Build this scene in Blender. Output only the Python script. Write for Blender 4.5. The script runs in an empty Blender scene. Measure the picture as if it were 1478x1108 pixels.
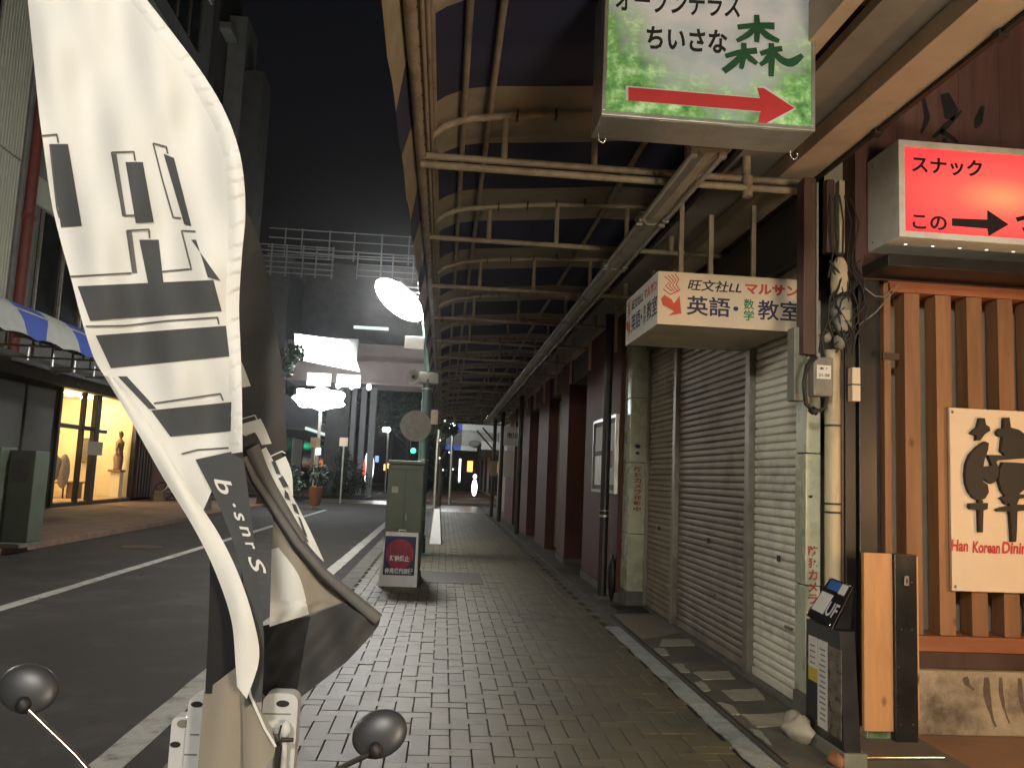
import bpy, bmesh, math, random
from mathutils import Vector, Matrix
rnd = random.Random(7)
scn = bpy.context.scene
COL = scn.collection
# ------------------------------------------------------------------ camera
F_PX, EYE, ROLL, VPX, VPY, IW, IH = 1190.0, 1.34, math.radians(2.5), 640, 684, 1478, 1108
d_ = Vector(((VPX-IW/2)/F_PX, (VPY-IH/2)/F_PX, 1)).normalized()
u_ = Vector((math.sin(ROLL), -math.cos(ROLL), 0)); u_.z = -(u_.dot(d_))/d_.z; u_.normalize()
r_ = d_.cross(u_)
if r_.x < 0: r_ = -r_
R_ = Matrix((r_, d_, u_))            # camera axes (x right, y down, z ahead) -> place axes
cam = bpy.data.cameras.new('camera'); camo = bpy.data.objects.new('camera', cam); COL.objects.link(camo)
cx_, cy_, cz_ = R_ @ Vector((1,0,0)), R_ @ Vector((0,-1,0)), R_ @ Vector((0,0,-1))
mw = Matrix((cx_, cy_, cz_)).transposed().to_4x4(); mw.translation = (0, 0, EYE)
camo.matrix_world = mw
cam.sensor_width = 36; cam.lens = F_PX/IW*36; cam.clip_start = 0.05; cam.clip_end = 900
scn.camera = camo
# ------------------------------------------------------------------ world (night) and exposure
w = bpy.data.worlds.new('World'); scn.world = w; w.use_nodes = True
nt = w.node_tree; nt.nodes.clear()
sky = nt.nodes.new('ShaderNodeTexSky'); sky.sky_type = 'NISHITA'; sky.sun_disc = False
sky.sun_elevation = math.radians(-3); sky.sun_rotation = math.radians(200)
bg = nt.nodes.new('ShaderNodeBackground'); bg.inputs['Strength'].default_value = 0.075
wo = nt.nodes.new('ShaderNodeOutputWorld')
nt.links.new(sky.outputs[0], bg.inputs[0]); nt.links.new(bg.outputs[0], wo.inputs[0])
vs = scn.view_settings; vs.view_transform = 'Standard'; vs.look = 'None'; vs.exposure = 0.28; vs.gamma = 1.0; vs.use_curve_mapping = False
scn.render.engine = 'CYCLES'
scn.cycles.use_denoising = True
scn.cycles.max_bounces = 5; scn.cycles.volume_bounces = 0; scn.cycles.diffuse_bounces = 3; scn.cycles.glossy_bounces = 3; scn.cycles.transmission_bounces = 4
scn.cycles.sample_clamp_indirect = 4.0
scn.cycles.use_light_tree = True
WARM, NEUT, COOL = (1.0, 0.62, 0.30), (1.0, 0.90, 0.74), (0.86, 0.95, 1.0)

# ------------------------------------------------------------------ points along the photograph's lines of sight
def ray(px, py): return R_ @ Vector(((px-IW/2)/F_PX, (py-IH/2)/F_PX, 1))
def aty(px, py, Y): r = ray(px, py); return r*(Y/r.y) + Vector((0,0,EYE))
def atx(px, py, X): r = ray(px, py); return r*(X/r.x) + Vector((0,0,EYE))
def atz(px, py, Z): r = ray(px, py); return r*((Z-EYE)/r.z) + Vector((0,0,EYE))
# ------------------------------------------------------------------ materials
MATS = {}
def mat(name, color, rough=0.7, metal=0.0, var=0.25, scale=4.0, bump=0.15, bscale=60.0, emit=None, estr=0.0, dirt=None, damt=0.0,
        spec=0.5, stretch=(1,1,1), cells=None, trans=0.0, alpha=1.0, coat=0.0, sheen=0.0, knots=None, grain=0.0, spots=0.0):
    """Principled with place-space noise in colour, roughness and fine relief."""
    m = bpy.data.materials.new(name); m.use_nodes = True; n = m.node_tree.nodes; l = m.node_tree.links
    b = n['Principled BSDF']
    b.inputs['Roughness'].default_value = rough; b.inputs['Metallic'].default_value = metal
    b.inputs['Specular IOR Level'].default_value = spec
    b.inputs['Coat Weight'].default_value = coat
    b.inputs['Sheen Weight'].default_value = sheen
    b.inputs['Transmission Weight'].default_value = trans
    b.inputs['Alpha'].default_value = alpha
    g = n.new('ShaderNodeNewGeometry'); mp = n.new('ShaderNodeMapping'); mp.inputs['Scale'].default_value = stretch
    l.new(g.outputs['Position'], mp.inputs[0])
    nz = n.new('ShaderNodeTexNoise'); nz.inputs['Scale'].default_value = scale; nz.inputs['Detail'].default_value = 6; nz.inputs['Roughness'].default_value = 0.62
    l.new(mp.outputs[0], nz.inputs['Vector'])
    cr = n.new('ShaderNodeValToRGB'); cr.color_ramp.elements[0].position = 0.3; cr.color_ramp.elements[1].position = 0.7
    lo = [max(0, c*(1-var)) for c in color]; hi = [min(1, c*(1+var)) for c in color]
    cr.color_ramp.elements[0].color = (*lo, 1); cr.color_ramp.elements[1].color = (*hi, 1)
    l.new(nz.outputs[0], cr.inputs[0]); out = cr.outputs[0]
    if cells:        # each separate piece gets its own tone
        mul = n.new('ShaderNodeMix'); mul.data_type = 'RGBA'; mul.blend_type = 'MULTIPLY'; mul.inputs[0].default_value = 1
        oi = n.new('ShaderNodeObjectInfo'); ad = n.new('ShaderNodeMath'); ad.operation = 'ADD'
        l.new(g.outputs['Random Per Island'], ad.inputs[0]); l.new(oi.outputs['Random'], ad.inputs[1])
        fr = n.new('ShaderNodeMath'); fr.operation = 'FRACT'; l.new(ad.outputs[0], fr.inputs[0])
        r2 = n.new('ShaderNodeMapRange'); r2.inputs[3].default_value = 1-cells; r2.inputs[4].default_value = 1+cells
        l.new(fr.outputs[0], r2.inputs[0]); cb = n.new('ShaderNodeCombineColor')
        for k in range(3): l.new(r2.outputs[0], cb.inputs[k])
        l.new(out, mul.inputs[6]); l.new(cb.outputs[0], mul.inputs[7]); out = mul.outputs[2]
    if dirt:
        n2 = n.new('ShaderNodeTexNoise'); n2.inputs['Scale'].default_value = scale*0.45+0.7; n2.inputs['Detail'].default_value = 8; n2.inputs['Roughness'].default_value = 0.7
        l.new(mp.outputs[0], n2.inputs['Vector'])
        c2 = n.new('ShaderNodeValToRGB'); c2.color_ramp.elements[0].position = 0.5; c2.color_ramp.elements[1].position = 0.68
        c2.color_ramp.elements[0].color = (0,0,0,1); c2.color_ramp.elements[1].color = (damt,)*3+(1,)
        l.new(n2.outputs[0], c2.inputs[0])
        mx = n.new('ShaderNodeMix'); mx.data_type = 'RGBA'; l.new(c2.outputs[0], mx.inputs[0]); l.new(out, mx.inputs[6]); mx.inputs[7].default_value = (*dirt, 1)
        out = mx.outputs[2]
    if grain or spots:
        gn = n.new('ShaderNodeTexNoise'); gn.inputs['Scale'].default_value = 190; gn.inputs['Detail'].default_value = 3; l.new(g.outputs['Position'], gn.inputs['Vector'])
        gr_ = n.new('ShaderNodeMapRange'); gr_.inputs[1].default_value = .3; gr_.inputs[2].default_value = .7; gr_.inputs[3].default_value = 1-grain; gr_.inputs[4].default_value = 1+grain; l.new(gn.outputs[0], gr_.inputs[0])
        vo2 = n.new('ShaderNodeTexVoronoi'); vo2.inputs['Scale'].default_value = 3.3; l.new(g.outputs['Position'], vo2.inputs['Vector'])
        sr = n.new('ShaderNodeMapRange'); sr.inputs[1].default_value = .07; sr.inputs[2].default_value = .12; sr.inputs[3].default_value = 1-spots; sr.inputs[4].default_value = 1; l.new(vo2.outputs['Distance'], sr.inputs[0])
        mm = n.new('ShaderNodeMath'); mm.operation = 'MULTIPLY'; l.new(gr_.outputs[0], mm.inputs[0]); l.new(sr.outputs[0], mm.inputs[1])
        gc_ = n.new('ShaderNodeCombineColor'); [l.new(mm.outputs[0], gc_.inputs[k]) for k in range(3)]
        gm = n.new('ShaderNodeMix'); gm.data_type = 'RGBA'; gm.blend_type = 'MULTIPLY'; gm.inputs[0].default_value = 1; l.new(out, gm.inputs[6]); l.new(gc_.outputs[0], gm.inputs[7]); out = gm.outputs[2]
    if knots:
        vm_ = n.new('ShaderNodeMapping'); vm_.inputs['Scale'].default_value = (1,1,.62); l.new(g.outputs['Position'], vm_.inputs[0])
        vo = n.new('ShaderNodeTexVoronoi'); vo.inputs['Scale'].default_value = 5.2; l.new(vm_.outputs[0], vo.inputs['Vector'])
        kr = n.new('ShaderNodeValToRGB'); kr.color_ramp.elements[0].position = 0.05; kr.color_ramp.elements[0].color = (1,1,1,1); kr.color_ramp.elements[1].position = 0.13; kr.color_ramp.elements[1].color = (0,0,0,1)
        l.new(vo.outputs['Distance'], kr.inputs[0]); km = n.new('ShaderNodeMix'); km.data_type = 'RGBA'; l.new(kr.outputs[0], km.inputs[0]); l.new(out, km.inputs[6]); km.inputs[7].default_value = (*knots, 1); out = km.outputs[2]
    l.new(out, b.inputs['Base Color'])
    rr = n.new('ShaderNodeMapRange'); rr.inputs[3].default_value = max(0.02, rough-0.12); rr.inputs[4].default_value = min(1, rough+0.12)
    l.new(nz.outputs[0], rr.inputs[0]); l.new(rr.outputs[0], b.inputs['Roughness'])
    if bump > 0:
        n3 = n.new('ShaderNodeTexNoise'); n3.inputs['Scale'].default_value = bscale; n3.inputs['Detail'].default_value = 4
        l.new(mp.outputs[0], n3.inputs['Vector'])
        bp = n.new('ShaderNodeBump'); bp.inputs['Strength'].default_value = bump; bp.inputs['Distance'].default_value = 0.004
        l.new(n3.outputs[0], bp.inputs['Height']); l.new(bp.outputs[0], b.inputs['Normal'])
    if emit:
        b.inputs['Emission Color'].default_value = (*emit, 1); b.inputs['Emission Strength'].default_value = estr
    MATS[name] = m
    return m
def M(k): return MATS[k]
mat('asphalt', (0.024,0.019,0.016), 0.85, var=0.4, scale=1.6, bump=1.0, bscale=150, dirt=(0.06,0.05,0.042), damt=0.7, grain=.45)
mat('road_paint', (0.42,0.41,0.37), 0.7, var=0.2, scale=14, bump=0.3, dirt=(0.12,0.11,0.1), damt=0.9)
mat('paving', (0.108,0.094,0.058), 0.55, var=0.18, scale=7, bump=0.5, bscale=120, dirt=(0.075,0.07,0.055), damt=0.85, cells=0.17, grain=.16, spots=.35)
mat('wet_slab', (0.16,0.14,0.1), 0.3, var=0.2, scale=6, bump=0.25, bscale=40)
mat('joint_sand', (0.028,0.025,0.02), 0.95, var=0.4, scale=20, bump=0.4)
mat('kerb_stone', (0.12,0.117,0.1), 0.85, var=0.25, scale=5, bump=0.5, dirt=(0.07,0.065,0.06), damt=0.8)
mat('apron', (0.12,0.108,0.085), 0.8, var=0.3, scale=3, bump=0.4, dirt=(0.08,0.07,0.06), damt=0.8)
mat('alley_tile', (0.24,0.135,0.08), 0.5, var=0.2, scale=4, bump=0.2, dirt=(0.12,0.07,0.045), damt=0.6)
mat('apron_smooth', (0.23,0.205,0.155), 0.6, var=0.15, scale=5, bump=0.15)
mat('old_tile', (0.34,0.33,0.27), 0.6, var=0.12, scale=8, bump=0.2, dirt=(0.22,0.2,0.16), damt=0.7)
mat('painted_strip', (0.33,0.36,0.35), 0.8, var=0.15, scale=9, bump=0.4, dirt=(0.12,0.12,0.11), damt=0.7)
mat('far_paving', (0.2,0.125,0.085), 0.8, var=0.25, scale=3, bump=0.3, dirt=(0.1,0.07,0.05), damt=0.7)
mat('shutter_old', (0.27,0.23,0.18), 0.55, metal=0.15, var=0.22, scale=3, bump=0.15, dirt=(0.10,0.085,0.065), damt=0.7, cells=0.08)
mat('shutter_pale', (0.78,0.75,0.64), 0.5, metal=0.1, var=0.10, scale=3, bump=0.1, dirt=(0.26,0.25,0.2), damt=0.55, cells=0.04)
mat('rail_metal', (0.26,0.24,0.2), 0.45, metal=0.5, var=0.2, scale=8, bump=0.1, dirt=(0.12,0.1,0.07), damt=0.6)
mat('marble', (0.43,0.45,0.33), 0.28, var=0.16, scale=5, bump=0.05, dirt=(0.25,0.25,0.17), damt=0.7, spec=0.6)
mat('beige_steel', (0.34,0.28,0.2), 0.55, var=0.14, scale=9, bump=0.2, dirt=(0.16,0.085,0.045), damt=0.75)
mat('soffit', (0.26,0.235,0.205), 0.7, var=0.2, scale=3, bump=0.15)
mat('tan_board', (0.56,0.45,0.33), 0.6, var=0.1, scale=4, bump=0.15, dirt=(0.25,0.16,0.1), damt=0.4)
mat('blue_canvas', (0.034,0.036,0.082), 0.85, var=0.14, scale=5, bump=0.3, bscale=220)
mat('white_canvas', (0.34,0.29,0.215), 0.85, var=0.12, scale=4, bump=0.3, bscale=220, dirt=(0.2,0.16,0.11), damt=0.6)
mat('awning_blue', (0.03,0.065,0.30), 0.8, var=0.15, scale=5, bump=0.2)
mat('awning_white', (0.3,0.31,0.29), 0.8, var=0.1, scale=5, bump=0.2)
mat('fixture', (0.40,0.375,0.31), 0.45, var=0.15, scale=9, bump=0.1, dirt=(0.2,0.15,0.1), damt=0.8)
mat('tube_glass', (0.5,0.5,0.47), 0.12, var=0.05, scale=5, bump=0, spec=0.8)
mat('dark_paint', (0.022,0.019,0.017), 0.42, var=0.3, scale=5, bump=0.1)
mat('brown_paint', (0.075,0.042,0.03), 0.5, var=0.3, scale=5, bump=0.2, stretch=(1,1,0.3), dirt=(0.03,0.018,0.013), damt=0.8)
mat('red_wall', (0.088,0.026,0.019), 0.65, var=0.2, scale=4, bump=0.25, dirt=(0.08,0.03,0.025), damt=0.6)
mat('pub_boards', (0.115,0.05,0.038), 0.6, var=0.35, scale=8, bump=0.3, stretch=(1,1,0.1), dirt=(0.06,0.03,0.025), damt=0.6)
mat('pine_lamplit', (0.56,0.29,0.12), 0.55, var=0.14, scale=9, bump=0.15, stretch=(1.5,1.5,0.2), dirt=(0.36,0.15,0.05), damt=0.4, knots=(.12,.04,.015))  # brighter copy of pine: nearness to the lantern is put into the colour
mat('pine', (0.26,0.128,0.058), 0.65, var=0.24, scale=11, bump=0.25, stretch=(1.5,1.5,0.12), dirt=(0.15,0.06,0.025), damt=0.55, cells=0.12, knots=(.07,.025,.012))
mat('pine_dark', (0.3,0.105,0.045), 0.6, var=0.25, scale=9, bump=0.2, stretch=(0.15,1,1), dirt=(0.12,0.05,0.02), damt=0.5)
mat('plaster', (0.34,0.30,0.22), 0.85, var=0.2, scale=3, bump=0.4)
mat('concrete', (0.33,0.27,0.19), 0.9, var=0.35, scale=4.5, bump=1.0, bscale=22, dirt=(0.09,0.065,0.045), damt=0.95, grain=.2)
mat('stain', (0.12,0.088,0.062), 0.9, var=0.35, scale=14, bump=0.3)
mat('green_flake', (0.10,0.16,0.08), 0.8, var=0.3, scale=20, bump=0.3, dirt=(0.35,0.27,0.18), damt=0.9)
mat('cream_pipe', (0.52,0.43,0.28), 0.45, var=0.1, scale=6, bump=0.08, stretch=(1,1,0.25), dirt=(0.14,0.1,0.07), damt=0.55)
mat('grey_pvc', (0.2,0.19,0.16), 0.5, var=0.2, scale=10, bump=0.1)
mat('grey_green', (0.19,0.2,0.15), 0.6, var=0.15, scale=6, bump=0.1, dirt=(0.12,0.11,0.08), damt=0.6)
mat('rubber', (0.015,0.014,0.013), 0.55, var=0.3, scale=12, bump=0.05)
mat('black_gloss', (0.012,0.013,0.014), 0.3, var=0.3, scale=6, bump=0.03, spec=0.6)
mat('aluminium', (0.5,0.5,0.46), 0.35, metal=0.75, var=0.1, scale=9, bump=0.05, dirt=(0.3,0.29,0.25), damt=0.6)
mat('white_sheet', (0.74,0.74,0.68), 0.45, var=0.07, scale=6, bump=0.04, dirt=(0.42,0.4,0.34), damt=0.5)
mat('paper', (0.68,0.66,0.6), 0.7, var=0.05, scale=9, bump=0.05)
mat('cream_paper', (0.70,0.57,0.42), 0.75, var=0.05, scale=3, bump=0.05, dirt=(0.6,0.47,0.33), damt=0.4)
mat('black_ink', (0.014,0.013,0.013), 0.65, var=0.3, scale=10, bump=0)
mat('navy_ink', (0.02,0.022,0.07), 0.6, var=0.15, scale=10, bump=0)
mat('green_ink', (0.02,0.11,0.05), 0.6, var=0.15, scale=10, bump=0)
mat('bright_green_ink', (0.03,0.2,0.06), 0.6, var=0.15, scale=10, bump=0)
mat('red_ink', (0.5,0.03,0.035), 0.55, var=0.1, scale=10, bump=0)
mat('magenta_ink', (0.26,0.02,0.05), 0.6, var=0.3, scale=14, bump=0)
mat('orange_ink', (0.55,0.07,0.03), 0.55, var=0.1, scale=10, bump=0)
mat('faded_red_ink', (0.28,0.05,0.04), 0.6, var=0.35, scale=30, bump=0)
mat('blue_ink', (0.03,0.13,0.42), 0.5, var=0.1, scale=10, bump=0)
mat('yellow_ink', (0.6,0.42,0.05), 0.5, var=0.1, scale=10, bump=0)
mat('white_ink', (0.62,0.62,0.62), 0.6, var=0.05, scale=10, bump=0)
mat('photo_print', (0.14,0.11,0.085), 0.3, var=0.75, scale=22, bump=0)
mat('banner_cloth', (0.74,0.735,0.71), 0.85, var=0.03, scale=3, bump=0.25, bscale=300, sheen=0.2)
mat('banner_hem', (0.78,0.775,0.75), 0.8, var=0.03, scale=8, bump=0.3, bscale=200, sheen=0.2)
mat('banner_print', (0.062,0.066,0.07), 0.85, var=0.1, scale=6, bump=0.2, bscale=300)
mat('banner_line', (0.11,0.105,0.1), 0.85, var=0.2, scale=6, bump=0)
mat('banner_black', (0.012,0.012,0.014), 0.85, var=0.15, scale=6, bump=0.2, bscale=300)
mat('banner_char', (0.055,0.054,0.053), 0.85, var=0.1, scale=3, bump=0.2, bscale=300)
mat('banner_beige', (0.30,0.265,0.215), 0.85, var=0.06, scale=5, bump=0.25, bscale=300)
mat('banner_grey', (0.13,0.125,0.12), 0.8, var=0.12, scale=6, bump=0.2)
mat('white_plastic', (0.60,0.61,0.62), 0.4, var=0.05, scale=6, bump=0.05, dirt=(0.42,0.4,0.36), damt=0.5)
mat('mirror_black', (0.033,0.034,0.037), 0.42, var=0.15, scale=8, bump=0.03, spec=0.55)
mat('chrome', (0.6,0.6,0.6), 0.25, metal=1.0, var=0.1, scale=9, bump=0.02)
mat('green_box', (0.08,0.10,0.07), 0.5, var=0.12, scale=4, bump=0.08, dirt=(0.05,0.065,0.04), damt=0.5)
mat('post_green', (0.06,0.13,0.105), 0.4, var=0.15, scale=6, bump=0.08)
mat('far_white', (0.42,0.42,0.38), 0.7, var=0.1, scale=3, bump=0.1)
mat('siding', (0.46,0.47,0.38), 0.6, var=0.08, scale=3, bump=0.1)
mat('facade_grey', (0.2,0.2,0.185), 0.8, var=0.2, scale=2, bump=0.2)
mat('facade_dark', (0.085,0.082,0.075), 0.8, var=0.25, scale=2, bump=0.2)
mat('dark_glass', (0.02,0.023,0.02), 0.12, var=0.3, scale=2, bump=0, spec=0.7)
mat('rust_pipe', (0.15,0.035,0.025), 0.6, var=0.25, scale=6, bump=0.2)
mat('shop_wall', (0.78,0.66,0.44), 0.8, var=0.06, scale=3, bump=0.05)
mat('shop_floor', (0.4,0.25,0.13), 0.5, var=0.2, scale=4, bump=0.05)
mat('shop_panel', (0.14,0.15,0.135), 0.4, var=0.15, scale=4, bump=0.05)
mat('statue', (0.2,0.12,0.07), 0.5, var=0.3, scale=20, bump=0.2)
mat('linen', (0.5,0.42,0.32), 0.8, var=0.2, scale=20, bump=0.1)
mat('bridge', (0.26,0.205,0.19), 0.7, var=0.12, scale=1.2, bump=0.1)
mat('column', (0.24,0.245,0.25), 0.7, var=0.1, scale=2, bump=0.1)
mat('bark', (0.06,0.045,0.03), 0.9, var=0.3, scale=12, bump=0.6)
mat('leaf_dark', (0.022,0.038,0.018), 0.6, var=0.5, scale=3, bump=0, cells=0.35)
mat('leaf_mid', (0.05,0.085,0.035), 0.6, var=0.45, scale=3, bump=0, cells=0.35)
mat('terracotta', (0.3,0.13,0.06), 0.8, var=0.2, scale=9, bump=0.3)
mat('beige_building', (0.33,0.29,0.22), 0.7, var=0.15, scale=3, bump=0.1)
mat('rock', (0.42,0.37,0.29), 0.8, var=0.2, scale=9, bump=0.5, bscale=30)
mat('iron', (0.06,0.055,0.045), 0.6, metal=0.6, var=0.3, scale=9, bump=0.3)
mat('gantry_steel', (0.2,0.21,0.2), 0.5, var=0.1, scale=5, bump=0)
def emitter(name, color, s):
    m = bpy.data.materials.new(name); m.use_nodes = True; n = m.node_tree.nodes; n.clear()
    e = n.new('ShaderNodeEmission'); e.inputs[0].default_value = (*color, 1); e.inputs[1].default_value = s
    o = n.new('ShaderNodeOutputMaterial'); m.node_tree.links.new(e.outputs[0], o.inputs[0]); MATS[name] = m
emitter('glow_cool', (0.92,0.97,1.0), 8); emitter('glow_soft', (0.95,1.0,0.96), 3.0); emitter('glow_tube', (0.8,1.0,0.92), 0.8)
emitter('glow_warm', (1.0,0.66,0.28), 6); emitter('glow_green', (0.05,1.0,0.45), 5); emitter('glow_orange', (1.0,0.35,0.08), 3)
emitter('glow_red', (1.0,0.08,0.05), 3); emitter('glow_sign', (1.0,0.96,0.92), 3.2); emitter('glow_cyan', (0.05,0.6,0.8), 1.2)
emitter('glow_blue', (0.2,0.35,1.0), 1.5)
# leafy print of the arrow sign: soft greens below, pale sky with a light tone in the middle
def leafy():
    m = bpy.data.materials.new('leafy_print_glow'); m.use_nodes = True; n = m.node_tree.nodes; l = m.node_tree.links; b = n['Principled BSDF']
    tc = n.new('ShaderNodeTexCoord'); sp = n.new('ShaderNodeSeparateXYZ'); l.new(tc.outputs['Generated'], sp.inputs[0])
    n1 = n.new('ShaderNodeTexNoise'); n1.inputs['Scale'].default_value = 4.0; n1.inputs['Detail'].default_value = 3; l.new(tc.outputs['Generated'], n1.inputs[0])
    n2 = n.new('ShaderNodeTexNoise'); n2.inputs['Scale'].default_value = 10; n2.inputs['Detail'].default_value = 7; n2.inputs['Roughness'].default_value = 0.68; l.new(tc.outputs['Generated'], n2.inputs[0])
    # leaf mask: high near the bottom and the two sides
    ab = n.new('ShaderNodeMath'); ab.operation = 'SUBTRACT'; l.new(sp.outputs[0], ab.inputs[0]); ab.inputs[1].default_value = 0.55
    sq = n.new('ShaderNodeMath'); sq.operation = 'POWER'; sq.inputs[1].default_value = 2; 
    a2 = n.new('ShaderNodeMath'); a2.operation = 'ABSOLUTE'; l.new(ab.outputs[0], a2.inputs[0]); l.new(a2.outputs[0], sq.inputs[0])
    m1 = n.new('ShaderNodeMath'); m1.operation = 'MULTIPLY_ADD'; l.new(sq.outputs[0], m1.inputs[0]); m1.inputs[1].default_value = 2.0; m1.inputs[2].default_value = 0.27
    m2 = n.new('ShaderNodeMath'); m2.operation = 'SUBTRACT'; l.new(m1.outputs[0], m2.inputs[0]); l.new(sp.outputs[2], m2.inputs[1])
    m3 = n.new('ShaderNodeMath'); m3.operation = 'MULTIPLY_ADD'; l.new(n1.outputs[0], m3.inputs[0]); m3.inputs[1].default_value = 0.9; l.new(m2.outputs[0], m3.inputs[2])
    m4 = n.new('ShaderNodeMath'); m4.operation = 'MULTIPLY_ADD'; l.new(n2.outputs[0], m4.inputs[0]); m4.inputs[1].default_value = 0.7; l.new(m3.outputs[0], m4.inputs[2])
    mr = n.new('ShaderNodeMapRange'); mr.inputs[1].default_value = 0.72; mr.inputs[2].default_value = 1.12; l.new(m4.outputs[0], mr.inputs[0])
    lv = n.new('ShaderNodeValToRGB'); e = lv.color_ramp.elements; e[0].position = 0.36; e[0].color = (0.03,0.09,0.035,1); e[1].position = 0.64; e[1].color = (0.42,0.6,0.32,1)
    x = lv.color_ramp.elements.new(0.5); x.color = (0.14,0.33,0.09,1); l.new(n2.outputs[0], lv.inputs[0])
    sk = n.new('ShaderNodeValToRGB'); e = sk.color_ramp.elements; e[0].position = 0.35; e[0].color = (0.33,0.37,0.36,1); e[1].position = 0.65; e[1].color = (0.5,0.47,0.46,1); l.new(n1.outputs[0], sk.inputs[0])
    mx = n.new('ShaderNodeMix'); mx.data_type = 'RGBA'; l.new(mr.outputs[0], mx.inputs[0]); l.new(sk.outputs[0], mx.inputs[6]); l.new(lv.outputs[0], mx.inputs[7])
    l.new(mx.outputs[2], b.inputs['Base Color']); b.inputs['Roughness'].default_value = 0.3
    l.new(mx.outputs[2], b.inputs['Emission Color']); b.inputs['Emission Strength'].default_value = 0.36  # faint emission added to brighten a sign face that is not lit
    MATS['leafy_print_glow'] = m
leafy()
def redbox():   # translucent red face with tubes behind it: brighter and more orange over the tubes
    m = bpy.data.materials.new('red_lightbox'); m.use_nodes = True; n = m.node_tree.nodes; l = m.node_tree.links; b = n['Principled BSDF']
    tc = n.new('ShaderNodeTexCoord'); mp = n.new('ShaderNodeMapping'); mp.inputs['Location'].default_value = (-0.52,0,-0.5); mp.inputs['Scale'].default_value = (1,0,1.05)
    l.new(tc.outputs['Generated'], mp.inputs[0])
    mp2 = n.new('ShaderNodeVectorMath'); mp2.operation = 'LENGTH'; l.new(mp.outputs[0], mp2.inputs[0])
    cr = n.new('ShaderNodeValToRGB'); e = cr.color_ramp.elements; e[0].position = 0.03; e[0].color = (1.0,0.30,0.13,1); e[1].position = 0.62; e[1].color = (0.9,0.05,0.055,1)
    x = cr.color_ramp.elements.new(0.26); x.color = (0.98,0.115,0.085,1)
    l.new(mp2.outputs['Value'], cr.inputs[0]); l.new(cr.outputs[0], b.inputs['Emission Color']); b.inputs['Emission Strength'].default_value = 1.0
    b.inputs['Base Color'].default_value = (0.4,0.03,0.03,1); b.inputs['Roughness'].default_value = 0.25
    MATS['red_lightbox'] = m
redbox()

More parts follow.
